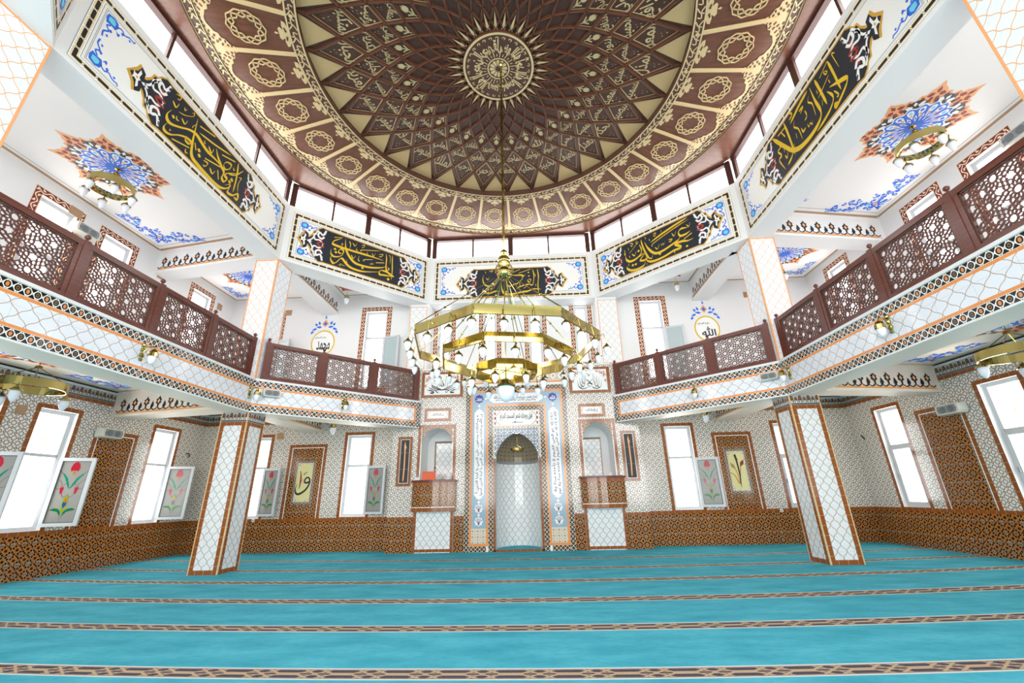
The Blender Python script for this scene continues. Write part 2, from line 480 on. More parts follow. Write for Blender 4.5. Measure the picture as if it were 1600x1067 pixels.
# ---------------------------------------------------------------- painted ornament motifs
def spiral(x, y, r, a0, turns, n=10, flip=1):
    return [(x + r*(1-.75*i/n)*math.cos(a0 + flip*turns*2*PI*i/n), y + r*(1-.75*i/n)*math.sin(a0 + flip*turns*2*PI*i/n)) for i in range(n+1)]
def leaf(mb, F, x, y, L, w, ang, m, c):
    ca, sa = math.cos(ang), math.sin(ang)
    q = [(0, 0), (.3, .5), (.65, .38), (1, 0), (.65, -.38), (.3, -.5)]
    mb.poly(F, [(x + L*a*ca - w*b*sa, y + L*a*sa + w*b*ca) for a, b in q], m, c)
def corner_flourish(mb, F, x, y, sx, sy, s, c, m1=blue, m2=cyan):
    """blue scroll in a panel corner, arms run along +u and +v"""
    T = lambda P: [(x + sx*a*s, y + sy*b*s) for a, b in P]
    mb.poly(F, T([(.03, .05), (.22, .0), (.36, .06), (.4, .22), (.34, .38), (.2, .36), (.05, .4), (.0, .22)]), m1, c)
    mb.poly(F, T([(.08, .12), (.22, .07), (.3, .15), (.3, .28), (.2, .3), (.08, .28)]), m2, c+.002)
    mb.stroke(F, T([(.36, .2), (.5, .12), (.62, .2), (.78, .1), (.95, .12)]), .05*s, m1, c)
    mb.stroke(F, T([(.2, .38), (.1, .5), (.2, .62), (.08, .78), (.1, .98)]), .05*s, m1, c)
    for a, b, r in ((.55, .24, .1), (.8, .2, .08), (.24, .56, .1), (.2, .82, .08), (.95, .06, .06), (.45, .42, .1)):
        mb.poly(F, T([(a-r*.5, b), (a, b+r*.7), (a+r*.6, b+r*.2), (a+r*.2, b-r*.6)]), m1, c+.001)
    mb.stroke(F, T([(.38, .36), (.45, .42), (.5, .36)]), .03*s, m1, c)
def ceiling_corner(mb, F, x, y, sx, sy, s, c):
    """triangular blue arabesque in a ceiling corner"""
    T = lambda P: [(x + sx*a*s, y + sy*b*s) for a, b in P]
    r2 = random.Random(3); sp = []
    for i in range(9):
        for j in range(9 - i):
            a, b = .07 + i*.115 + r2.uniform(-.02, .02), .07 + j*.115 + r2.uniform(-.02, .02)
            if a + b > 1.08 or (a > .42 and b > .3) or (b > .42 and a > .3): continue
            sp.append((a, b))
    for k, (a, b) in enumerate(sp):
        r = .05 + .012*(k % 3)
        mb.stroke(F, T(spiral(a, b, r, k*1.3, .8, 7, (-1)**k)), .02*s, blue, c, sm=2)
        L = lambda P: T([(a + p*r, b + q*r) for p, q in P])
        mb.poly(F, L([(-.45, -.1), (0, .5), (.5, .1), (.1, -.5)]), (blue, cyan, blue, blue)[k % 4], c+.001)
        if k % 2: mb.poly(F, L([(.8, .2), (1.3, .7), (1.0, 1.2), (.6, .8)]), blue, c+.0012)
    mb.poly(F, T([(.13, .2), (.2, .28), (.28, .2), (.2, .12)]), blue, c+.002)
    mb.poly(F, T([(.16, .2), (.2, .25), (.25, .2), (.2, .15)]), peach, c+.003)
    for P in ([(.02, .03), (.35, .2), (.6, .06), (.95, .03)], [(.03, .02), (.2, .35), (.06, .6), (.03, .95)]): mb.stroke(F, T(P), .022*s, blue, c+.0005)
def medallion(mb, F, x, y, R, c, seed=0):
    P = lambda r, a: (x + R*r*math.cos(a), y + R*r*math.sin(a))
    N = 8
    for k in range(N):
        a = 2*PI*k/N + seed
        q = lambda L: [P(r, a + d) for r, d in L]
        L = [(1.06, 0), (.94, .06), (.9, .1), (.86, .16), (.8, .2), (.82, .29), (.74, .37), (.6, .3), (.5, .1)]
        mb.poly(F, q(L + [(r, -d) for r, d in reversed(L[1:])]), peach, c)
        mb.poly(F, q([(.94, 0), (.85, .045), (.78, 0), (.85, -.045)]), dred, c+.002)
        for sg in (1, -1):
            mb.poly(F, q([(.8, .04*sg), (.82, .12*sg), (.76, .2*sg), (.72, .13*sg), (.74, .06*sg)]), dred, c+.002)
            mb.poly(F, q([(.72, .2*sg), (.78, .27*sg), (.72, .32*sg), (.66, .27*sg)]), dred, c+.002)
            mb.poly(F, q([(.7, .02*sg), (.72, .1*sg), (.62, .14*sg), (.58, .04*sg)]), dred, c+.002)
        b = a + PI/N
        q = lambda L: [P(r, b + d) for r, d in L]
        mb.poly(F, q([(.74, 0), (.73, .12), (.64, .3), (.5, .3), (.5, -.3), (.64, -.3), (.73, -.12)]), blk, c+.0025)
        mb.poly(F, q([(.68, .16), (.66, .24), (.58, .2), (.56, .1), (.62, .06)]), whitep, c+.004)
        mb.poly(F, q([(.68, -.16), (.66, -.24), (.58, -.2), (.56, -.1), (.62, -.06)]), whitep, c+.004)
        mb.poly(F, q([(.72, 0), (.66, .05), (.6, 0), (.66, -.05)]), whitep, c+.004)
    n = 16
    mb.poly(F, [P(.56 + .035*math.cos(n*2*PI*i/128), 2*PI*i/128) for i in range(128)], whitep, c+.005)
    mb.poly(F, [P(.53 + .035*math.cos(n*2*PI*i/128), 2*PI*i/128) for i in range(128)], blue, c+.0065)
    for k in range(n):
        a = 2*PI*k/n
        q = lambda L: [P(r, a + d) for r, d in L]
        mb.poly(F, q([(.52, 0), (.5, .1), (.42, .13), (.3, .05), (.24, 0), (.3, -.05), (.42, -.13), (.5, -.1)]), whitep, c+.008)
        mb.poly(F, q([(.48, 0), (.46, .06), (.42, .07), (.4, 0), (.42, -.07), (.46, -.06)]), (cyan, blue)[k % 2], c+.0095)
        mb.poly(F, q([(.39, 0), (.36, .07), (.31, 0), (.36, -.07)]), peach, c+.0095)
        a += PI/n
        mb.poly(F, q([(.34, 0), (.26, .1), (.18, .05), (.14, 0), (.18, -.05), (.26, -.1)]), whitep, c+.0095)
        mb.poly(F, q([(.29, 0), (.25, .06), (.2, 0), (.25, -.06)]), blue, c+.011)
    mb.poly(F, [P(.15 + .03*math.cos(8*2*PI*i/48), 2*PI*i/48) for i in range(48)], blue, c+.0125)
def fleur_row(mb, F, a0, a1, b, s, c):
    """black and gold lily cresting along a beam"""
    mb.rect(F, a0, b, a1, b + .02*s, ochre, c)
    n = max(1, round((a1-a0)/(.42*s))); d = (a1-a0)/n
    for k in range(n):
        x = a0 + d*(k+.5); T = lambda P: [(x + s*p, b + s*q) for p, q in P]
        mb.poly(F, T([(0, .44), (.035, .38), (.1, .33), (.07, .29), (.1, .24), (.03, .2), (.02, .1), (-.02, .1), (-.03, .2), (-.1, .24), (-.07, .29), (-.1, .33), (-.035, .38)]), blk, c+.002)
        mb.poly(F, T([(0, .36), (.045, .29), (0, .22), (-.045, .29)]), peach, c+.004)
        mb.stroke(F, T([(-.2, .1), (-.12, .05), (-.02, .1)]), .032*s, blk, c+.002, sm=3)
        mb.stroke(F, T([(.2, .1), (.12, .05), (.02, .1)]), .032*s, blk, c+.002, sm=3)
        mb.poly(F, T([(-.14, .02), (0, .085), (.14, .02)]), peach, c+.001)
        x += d/2
        if k < n-1:
            mb.poly(F, T([(0, .3), (.05, .22), (.07, .16), (.02, .1), (-.03, .1), (-.05, .15), (-.035, .2)]), blk, c+.002)
            mb.poly(F, T([(-.07, .02), (0, .06), (.07, .02)]), peach, c+.001)

# ---------------------------------------------------------------- plan of the hall
XL, XR, YB, YW = -11.34, 10.35, 13.63, 14.25
ZB0, ZB1, ZF0, ZF1, ZC, ZG = 3.65, 4.53, 8.11, 10.01, 10.9, 8.87
OCT = [(-7.115, 4.128), (-7.115, 10.236), (-3.521, 13.63), (2.471, 13.63), (6.226, 10.236), (6.226, 4.128), (2.471, .73), (-3.521, .73)]
DC = (-.46, 7.1)
FL = Fr((XL, 0, 0), (0, 1, 0)); FRT = Fr((XR, 0, 0), (0, -1, 0)); FB = Fr((0, YW, 0), (1, 0, 0)); FM = Fr((0, YB, 0), (1, 0, 0))
YR = -4.2          # rear wall
FREAR = Fr((0, YR, 0), (-1, 0, 0))

def offset_line(P, d, closed=False):
    """polyline shifted outwards (to the right of travel seen from above is inside)"""
    n = len(P); out = []
    for i in range(n):
        segs = []
        if closed or i > 0: segs.append((P[i-1], P[i]))
        if closed or i < n-1: segs.append((P[i], P[(i+1) % n]))
        nn = []
        for A, B in segs:
            e = V((B[0]-A[0], B[1]-A[1], 0)).normalized(); nn.append(V((-e.y, e.x, 0)))
        if len(nn) == 1: s = nn[0]
        else:
            b = (nn[0]+nn[1]).normalized(); s = b/b.dot(nn[0])
        out.append((P[i][0] + s.x*d, P[i][1] + s.y*d))
    return out

def wall_cells(mb, F, rules, holes, reveal=.3, rm=None):
    """paint rectangles over each other, later rules win; holes get reveals"""
    us = sorted({x for r in rules for x in (r[0], r[2])} | {x for h in holes for x in (h[0], h[2])})
    vs = sorted({x for r in rules for x in (r[1], r[3])} | {x for h in holes for x in (h[1], h[3])})
    for i in range(len(us)-1):
        for j in range(len(vs)-1):
            a, b = (us[i]+us[i+1])/2, (vs[j]+vs[j+1])/2
            if any(h[0] < a < h[2] and h[1] < b < h[3] for h in holes): continue
            m = None
            for r in rules:
                if r[0] < a < r[2] and r[1] < b < r[3]: m = r[4]
            if m is None: continue
            if m in (palm,):
                r = [r for r in rules if r[4] is m][0]; k = lambda y: (y-r[1])/(r[3]-r[1])
                mb.rect(F, us[i], vs[j], us[i+1], vs[j+1], m, 0, [(us[i], k(vs[j])), (us[i+1], k(vs[j])), (us[i+1], k(vs[j+1])), (us[i], k(vs[j+1]))])
            elif m is strip and (us[i+1]-us[i]) < (vs[j+1]-vs[j]) and us[i+1]-us[i] < .14:
                mb.rect(F, us[i], vs[j], us[i+1], vs[j+1], m, 0, [(vs[j], us[i]), (vs[j], us[i+1]), (vs[j+1], us[i+1]), (vs[j+1], us[i])])
            else: mb.rect(F, us[i], vs[j], us[i+1], vs[j+1], m)
    for h in holes:
        a0, b0, a1, b1 = h[:4]; m = rm or white
        for P in (((a0, b0), (a0, b1)), ((a0, b1), (a1, b1)), ((a1, b1), (a1, b0)), ((a1, b0), (a0, b0))):
            (p, q), (r, s) = P
            mb.face([F.p(p, q, 0), F.p(r, s, 0), F.p(r, s, -reveal), F.p(p, q, -reveal)], m)

# lower windows: u of the opening on each wall; frame of brown tile round each
LWL = [(9.13, 9.98), (12.3, 13.16), (7.55, 8.4), (2.8, 3.65), (-.35, .5), (-3.5, -2.65)]
LWR = [(-a1, -a0) for a0, a1 in [(9.1, 9.96), (12.26, 13.1), (5.95, 6.8), (2.8, 3.65), (-.35, .5), (-3.5, -2.65)]]
LWB = [(-9.72, -8.9), (-6.24, -5.4), (4.4, 5.26), (7.93, 8.75)]
def lower_rules(u0, u1, wins, niches, ztop=3.68):
    R = [(u0, 0, u1, .9, dado), (u0, .9, u1, .985, strip), (u0, .985, u1, 4.02, star), (u0, 4.02, u1, 4.11, strip), (u0, 4.11, u1, 4.35, palm), (u0, 4.35, u1, 4.6, white)]
    for a0, a1 in wins: R += [(a0-.1, .985, a1+.1, ztop+.1, strip)]
    for a0, a1, z in niches: R += [(a0, .985, a1, z, strip), (a0+.1, .985, a1-.1, z-.1, ivory), (a0+.125, .985, a1-.125, z-.125, dado)]
    return R, [(a0, 1.0, a1, ztop) for a0, a1 in wins]
UW = .41           # half width of the upper windows
UWL = [9.53, 12.7, 7.96, 3.25, .1]
UWR = [-9.5, -12.75, -7.82, -4.4, -1.2]
UWB = [-9.75, -5.66, 4.55, 8.75]
UWC = [-3.05, -1.37, .3, 1.98]
def upper_rules(u0, u1, wins, z1, ztop, ub=0, z0=4.4):
    R = [(u0, z0, u1, z1, white)]
    return R, [(a-UW, 5.2, a+UW, ztop-.17) for a in wins]
def upper_frames(mb, F, wins, ztop):
    for a in wins:
        a0, a1, t = a-UW-.17, a+UW+.17, .17
        mb.frame(F, a0, 5.03, a1, ztop, t, scroll, .004)

mb = MB()
NL = [(10.52, 11.79, 3.39), (5.1, 6.4, 3.39)]
R, H = lower_rules(YR, 14.6, LWL, NL)
wall_cells(mb, FL, R, H)
R2, H2 = upper_rules(YR, 14.6, UWL, 9.4, 8.6)
wall_cells(mb, FL, R2, H2)
upper_frames(mb, FL, UWL, 8.6)
structure(mb.build('wall_left'))
mb = MB()
NR = [(-11.79, -10.45, 3.43), (-5.4, -4.1, 3.43)]
R, H = lower_rules(-14.6, -YR, LWR, NR, 3.7)
wall_cells(mb, FRT, R, H)
R2, H2 = upper_rules(-14.6, -YR, UWR, 9.4, 8.68)
wall_cells(mb, FRT, R2, H2)
upper_frames(mb, FRT, UWR, 8.68)
structure(mb.build('wall_right'))
mb = MB()
NB = [(-8.21, -6.91, 3.31), (5.9, 7.17, 3.34)]
R, H = lower_rules(XL-.3, XR+.3, LWB, NB, 3.58)
H += [(-1.3, 0, .4, 3.62), (-3.75, 1.9, -2.35, 3.8), (1.45, 1.9, 2.8, 3.8)]     # the three niches reach through the wall
wall_cells(mb, FB, R, H)
R2, H2 = upper_rules(XL-.3, XR+.3, UWB, 9.4, 8.37)
H2 += [(a-.24, 5.9, a+.24, 8.08) for a in UWC]
wall_cells(mb, FB, R2, H2)
upper_frames(mb, FB, UWB, 8.37)
for a in UWC: mb.frame(FB, a-.41, 5.75, a+.41, 8.25, .16, scroll, .004)
structure(mb.build('wall_back'))
# unseen rear wall behind the viewer; its large openings are added to admit light
mb = MB()
RW = [(-8.6, -5.2), (-4.4, -.6), (.2, 4.0), (4.8, 8.2)]
wall_cells(mb, FREAR, [(-XR-.3, 0, -XL+.3, 9.4, white)], [(a, .9, b, 3.6) for a, b in RW] + [(a, 5.0, b, 8.4) for a, b in RW])
structure(mb.build('wall_rear'))

# ---- floor: carpet with woven row bands
def carpet_floor():
    mb = MB(); K = .0078; n = 48
    xs = [XL-.1 + (XR-XL+.2)*i/n for i in range(n+1)]
    yy = lambda y0, x: y0 + K*x*x
    rows = []; y = YR - 1.2
    for y0, wd in ((.55, .3), (1.95, .3), (3.30, .29), (4.44, .27), (5.84, .28), (7.28, .31), (8.83, .29), (10.26, .27), (11.76, .26)):
        rows += [(y, y0, carpet, 0), (y0, y0+.025, carpetline, 0), (y0+.025, y0+wd-.025, carpetband, 1), (y0+wd-.025, y0+wd, carpetline, 0)]; y = y0+wd
    rows.append((y, 14.6, carpet, 0))
    for ya, yb, m, bnd in rows:
        for i in range(n):
            x0, x1 = xs[i], xs[i+1]
            P = [(x0, yy(ya, x0)), (x1, yy(ya, x1)), (x1, yy(yb, x1)), (x0, yy(yb, x0))]
            if m is carpet and yb > 14: P[2] = (x1, 14.4); P[3] = (x0, 14.4)
            mb.face([(a, b, 0) for a, b in P], m, [(x0, 0), (x1, 0), (x1, 1), (x0, 1)] if bnd else P)
    structure(mb.build('floor'))
carpet_floor()

# ---- upper beam ring with the painted inscription panels
ringo = offset_line(OCT, -.62, True)
# OCT runs clockwise seen from above, so 'outwards' is to the left of travel
if math.hypot(ringo[0][0]-DC[0], ringo[0][1]-DC[1]) < math.hypot(OCT[0][0]-DC[0], OCT[0][1]-DC[1]): ringo = offset_line(OCT, .62, True)
mb = MB()
for i in range(8):
    A, B = OCT[i], OCT[(i+1) % 8]; Ao, Bo = ringo[i], ringo[(i+1) % 8]
    g = lambda P, z: (P[0], P[1], z)
    mb.face([g(A, ZF0), g(B, ZF0), g(B, ZF1), g(A, ZF1)], white)
    mb.face([g(A, ZF1), g(B, ZF1), g(Bo, ZF1), g(Ao, ZF1)], white)
    mb.face([g(Ao, ZF0), g(Bo, ZF0), g(B, ZF0), g(A, ZF0)], white)
    mb.face([g(Bo, ZF0), g(Ao, ZF0), g(Ao, ZC), g(Bo, ZC)] if 0 else [g(Bo, ZF0), g(Ao, ZF0), g(Ao, ZF1), g(Bo, ZF1)], white)
structure(mb.build('trim_1'))

# ---- clerestory: glass, posts, mullions per side
glass = bpy.data.materials.new('clear glass'); glass.use_nodes = True
nt = glass.node_tree; nt.nodes.remove(nt.nodes['Principled BSDF'])
t = nt.nodes.new('ShaderNodeBsdfTransparent'); t.inputs[0].default_value = (.97, .98, 1, 1)
g = nt.nodes.new('ShaderNodeBsdfGlossy'); g.inputs['Roughness'].default_value = .02
mx = nt.nodes.new('ShaderNodeMixShader'); mx.inputs[0].default_value = .05
nt.links.new(t.outputs[0], mx.inputs[1]); nt.links.new(g.outputs[0], mx.inputs[2]); nt.links.new(mx.outputs[0], nt.nodes['Material Output'].inputs[0])
def tinted(name, col):
    m = bpy.data.materials.new(name); m.use_nodes = True; nt = m.node_tree; nt.nodes.remove(nt.nodes['Principled BSDF'])
    t = nt.nodes.new('ShaderNodeBsdfTransparent'); t.inputs[0].default_value = col
    nt.links.new(t.outputs[0], nt.nodes['Material Output'].inputs[0]); return m
tpink = tinted('pale pink glass', (.9, .55, .5, 1)); tcyan = tinted('pale cyan glass', (.45, .8, .88, 1)); torange = tinted('pale orange glass', (.95, .68, .4, 1))
wn = [0]
winwood = M('dark window wood', col='#43201b', rough=.4)
def win_name():
    wn[0] += 1; return 'window_%d' % wn[0]
for i in range(8):
    F, L = facet(OCT[i], OCT[(i+1) % 8])
    root = thing(win_name(), F.p(L/2, ZF1, -.1), None, None); structure(root)
    mb = MB(); mb.rect(F, .02, ZF1, L-.02, ZC, glass, -.12); mb.build('pane', root)
    for k, (a, wd) in enumerate([(.08, .16), (L*.26, .06), (L/2, .18), (L*.74, .06), (L-.08, .16)]):
        mb = MB(); mb.box(F, a-wd/2, ZF1, -.15, a+wd/2, ZC, -.08, winwood); mb.build('mullion', root)
    mb = MB(); mb.box(F, 0, ZC-.08, -.2, L, ZC, -.06, winwood); mb.build('head_rail', root)
    daylight(F, .05, L-.05, ZF1, ZC-.04, -.45)
# ---- gallery ceiling and lower ceiling
BALL = [(-7.115, 2.6), (-7.115, 10.236), (-3.62, 13.56)]
BALR = [(2.72, 13.56), (6.226, 10.236), (6.226, 2.6)]
def ceilings():
    D = lambda z: Fr((0, 0, z), (1, 0, 0), (0, -1, 0))      # looks down; b = -y
    F = D(ZG); mb = MB(); q = lambda P, m=whitec, c=0: mb.poly(F, [(a, -b) for a, b in P], m, c)
    r = ringo
    q([(XL, YR), (r[0][0], YR), (r[1][0], YW), (XL, YW)]); q([(r[5][0], YR), (XR, YR), (XR, YW), (r[4][0], YW)])
    q([r[1], r[2], (r[1][0], YW)]); q([r[4], (r[4][0], YW), r[3]]); q([(r[0][0], YR), (r[5][0], YR), r[5], r[6], r[7], r[0]])
    o = structure(mb.build('ceiling'))
    def line(P, w, m, c):
        for (a, b), (e, d) in zip(P, P[1:]):
            u = V((e-a, d-b, 0)).normalized(); n = V((-u.y, u.x, 0))*w/2
            mb.poly(F, [(a-n.x, -(b-n.y)), (e-n.x, -(d-n.y)), (e+n.x, -(d+n.y)), (a+n.x, -(b+n.y))], m, c)
    mb = MB()
    for s, x, xi in ((1, XL, -7.7), (-1, XR, 6.8)):
        yc = 10.72
        line([(x + s*.1, 3.4), (x + s*.1, yc - .1), (xi, 10.02)], .09, tan, .003)
        line([(x + s*.24, 3.4), (x + s*.24, yc - .3), (xi, 9.85)], .015, greyp, .003)
        line([(xi, 10.85+.1), (x + s*.1, 11.3+.05), (x + s*.1, YW - .1), (xi, YW - .1)], .07, tan, .003)
    line([(-6.95, 11.6), (-6.95, YW-.12), (-4.4, YW-.12)], .06, tan, .003)
    line([(6.05, 11.6), (6.05, YW-.12), (3.3, YW-.12)], .06, tan, .003)
    mb.build('painted_border', o)
    for nm, x, y, R, sd in (('a', -9.45, 7.3, 1.08, .2), ('b', 8.55, 7.33, 1.08, .25), ('c', -9.6, 12.45, 1.0, .3), ('d', 8.62, 12.45, 1.0, .1)):
        mb = MB(); medallion(mb, F, x, -y, R, .004, sd); mb.build('painted_medallion', o)
    for x, y, s_ in ((-6.66, 13.55, 1), (5.4, 13.5, -1)):
        mb = MB(); T = [(-.45, .1), (.45, .1), (.5, .0), (.3, -.03), (.2, -.1), (.1, -.12), (0, -.32), (-.1, -.12), (-.2, -.1), (-.3, -.03), (-.5, .0)]
        h = math.sqrt(.5); R = lambda a, b: (x + h*(a*1 + b*s_), -(y + h*(a*s_ - b)))
        mb.poly(F, [R(a, b) for a, b in T], red, .004)
        for k in range(7): mb.stroke(F, [R(a, b) for a, b in spiral(-.36+.12*k, .02 - (.08 if k == 3 else 0), .055, k, .8, 8, (-1)**k)], .02, peach, .006, sm=2)
        mb.build('painted_medallion', o)
    for x, y, sx, sy, s in ((XL+.34, 10.28, 1, 1, 1.5), (-7.85, 9.75, -1, 1, .75), (XR-.34, 10.28, -1, 1, 1.5), (6.95, 9.75, 1, 1, .75),
                            (XL+.3, 13.95, 1, 1, .95), (XR-.3, 13.95, -1, 1, .95), (-7.85, 13.95, -1, 1, .5), (6.95, 13.95, 1, 1, .5),
                            (-7.9, 4.3, -1, -1, .8), (7.0, 4.3, 1, -1, .8)):
        mb = MB(); ceiling_corner(mb, F, x, -y, sx, sy, s, .004); mb.build('corner_flourish', o)
    # lower ceiling under the gallery and the gallery floor
    F = D(4.43); mb = MB(); q = lambda P, m=shadew, c=0: mb.poly(F, [(a, -b) for a, b in P], m, c)
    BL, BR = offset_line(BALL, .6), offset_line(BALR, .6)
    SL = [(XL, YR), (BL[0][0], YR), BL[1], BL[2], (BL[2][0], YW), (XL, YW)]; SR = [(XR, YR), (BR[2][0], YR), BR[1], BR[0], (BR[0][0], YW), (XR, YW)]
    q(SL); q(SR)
    F2 = Fr((0, 0, 4.5), (1, 0, 0), (0, 1, 0)); q = lambda P: mb.poly(F2, P, white)
    q(SL); q(SR)
    o = structure(mb.build('ceiling'))
    mb = MB()
    for s, x, xi in ((1, XL, -7.7), (-1, XR, 6.8)):
        line([(x + s*.05, 3.4), (x + s*.05, 10.74), (xi, 10.05)], .03, ochre, .003)
    mb.build('painted_border', o)
    for x, y, R in ((-9.8, 7.5, 1.35), (8.95, 7.6, 1.35)):
        mb = MB(); medallion(mb, F, x, -y, R, .004, .1); mb.build('painted_medallion', o)
    for x, y, sx in ((XL+.3, 10.45, 1), (XR-.3, 10.45, -1)):
        mb = MB(); ceiling_corner(mb, F, x, -y, sx, 1, 1.5, .004); mb.build('corner_flourish', o)
ceilings()

# ---- painted cross beams
def beam(name, P, z0, z1, row):
    """P: front A, front B, back B, back A in plan (front is what the hall sees)"""
    mb = MB(); g = lambda p, z: (p[0], p[1], z)
    for A, B in zip(P, P[1:] + P[:1]): mb.face([g(A, z0), g(B, z0), g(B, z1), g(A, z1)], shadew if z0 < 5 else white)
    mb.face([g(p, z0) for p in P], shadew if z0 < 5 else white)
    F, L = facet(P[0], P[1])
    F.O.z = 0
    sgn = 1
    fleur_row(mb, F, .12, L-.12, z0 + .07, row, .004)
    return structure(mb.build(name))
beam('trim_2', [(XL, 10.72), (-7.55, 10.1), (-7.55, 10.72), (XL, 11.25)], 8.13, ZG, 1.0)
beam('trim_3', [(6.68, 10.1), (XR, 10.72), (XR, 11.25), (6.68, 10.72)], 8.13, ZG, 1.0)
beam('trim_4', [(-7.14, 10.95), (-7.14, YW), (-7.74, YW), (-7.74, 10.95)][:2][::1] + [(-7.74, YW), (-7.74, 10.95)], 8.11, ZG, .85)
beam('trim_5', [(6.1, YW), (6.1, 10.95), (6.7, 10.95), (6.7, YW)], 8.11, ZG, .85)
beam('trim_6', [(XL, 10.8), (-7.55, 10.1), (-7.55, 10.72), (XL, 11.3)], 3.74, 4.43, .95)
beam('trim_7', [(6.68, 10.1), (XR, 10.8), (XR, 11.3), (6.68, 10.72)], 3.74, 4.43, .95)
beam('trim_8', [(-7.14, 10.95), (-7.14, YW), (-7.74, YW), (-7.74, 10.95)], 3.7, 4.43, .8)
beam('trim_9', [(6.1, YW), (6.1, 10.95), (6.7, 10.95), (6.7, YW)], 3.7, 4.43, .8)

# ---- tiled columns
def column(x0, y0, x1, y1, z0, z1, upper, label, group):
    mb = MB()
    P = [(x0, y0), (x1, y0), (x1, y1), (x0, y1)]
    for i in range(4):
        F, L = facet(P[i], P[(i+1) % 4])
        if upper:
            mb.rect(F, 0, z0, L, z1, lantg)
            mb.rect(F, 0, z0, .035, z1, peach, .002); mb.rect(F, L-.035, z0, L, z1, peach, .002); mb.rect(F, 0, z1-.05, L, z1-.01, peach, .003)
        else:
            mb.rect(F, 0, 0, L, z1-.33, lant)
            mb.rect(F, 0, 0, .022, z1, cream, .006); mb.rect(F, L-.022, 0, L, z1, cream, .006)
            mb.band(F, .022, 0, .115, z1-.33, strip, .003); mb.band(F, L-.115, 0, L-.022, z1-.33, strip, .003)
            mb.rect(F, .022, 0, L-.022, .095, strip, .004); mb.rect(F, .022, z1-.33, L-.022, z1-.24, strip, .004)
            mb.band(F, .022, z1-.24, L-.022, z1, palm, .003)
    o = mb.build('tiled_column', None, ((x0+x1)/2, (y0+y1)/2, z0))
    return tag(o, label, 'column', group)
column(-7.805, 10.236, -7.115, 10.94, 0, ZB0, 0, 'white ogee-tiled floor column with brown borders on the left of the carpet', 'ground floor columns')
column(6.226, 10.236, 6.93, 10.94, 0, ZB0, 0, 'white ogee-tiled floor column with brown borders on the right of the carpet', 'ground floor columns')
column(-7.80, 10.236, -7.125, 10.94, 4.532, ZF0, 1, 'white gallery column with painted gold lattice, left, beyond the first balustrade run', 'gallery columns')
column(6.236, 10.236, 6.92, 10.94, 4.532, ZF0, 1, 'white gallery column with painted gold lattice, right, beyond the first balustrade run', 'gallery columns')
column(-7.80, 3.44, -7.125, 4.128, 4.532, ZF0, 1, 'white gallery column with gold lattice cut off by the left photo edge', 'gallery columns')
column(6.236, 3.44, 6.92, 4.128, 4.532, ZF0, 1, 'white gallery column with gold lattice cut off by the top right photo corner', 'gallery columns')

# ---- tiled balcony fronts
def balcony(P, labels):
    O = offset_line(P, .6) if P[0][1] < P[-1][1] else offset_line(P, .6)
    for i in range(len(P)-1):
        F, L = facet(P[i], P[i+1]); mb = MB(); g = lambda p, z: (p[0], p[1], z)
        A, B, Ao, Bo = P[i], P[i+1], O[i], O[i+1]
        mb.rect(F, 0, ZB0, L, ZB0+.025, white); mb.band(F, 0, 3.675, L, 3.83, chain); mb.rect(F, 0, 3.83, L, 3.88, orange)
        mb.rect(F, 0, 3.88, L, 4.265, lantb); mb.rect(F, 0, 4.265, L, 4.315, orange); mb.band(F, 0, 4.315, L, 4.475, chain)
        e = (i == len(P)-2 and P[0][1] < 5) or (i == 0 and P[0][1] > 5)
        if e:      # closing strip beside the prayer niche wall
            s0, s1 = (L-.15, L) if i else (0, .15)
            mb.band(F, s0, 3.83, s1, 4.315, chain, .003)
            s0, s1 = (L-.21, L-.15) if i else (.15, .21)
            mb.rect(F, s0, 3.83, s1, 4.315, orange, .003)
        mb.rect(F, 0, 4.475, L, ZB1, white, .02)
        mb.face([F.p(0, 4.475, 0), F.p(L, 4.475, 0), F.p(L, 4.475, .02), F.p(0, 4.475, .02)], white)
        mb.face([F.p(0, ZB1, .02), F.p(L, ZB1, .02), g(Bo, ZB1), g(Ao, ZB1)], white)
        mb.face([g(A, ZB0), g(B, ZB0), g(Bo, ZB0), g(Ao, ZB0)], shadew)
        mb.face([g(Ao, ZB0), g(Bo, ZB0), g(Bo, ZB1), g(Ao, ZB1)], white)
        o = mb.build('balcony_front', None, F.p(L/2, ZB0))
        tag(o, labels[i], 'balcony front', 'tiled balcony fronts')
balcony(BALL, ['long white tiled balcony front along the left side, running out at the left photo edge', 'white tiled balcony front angled from the left column to the prayer niche wall'])
balcony(BALR, ['white tiled balcony front angled from the prayer niche wall to the right column', 'long white tiled balcony front along the right side, running out at the right photo edge'])

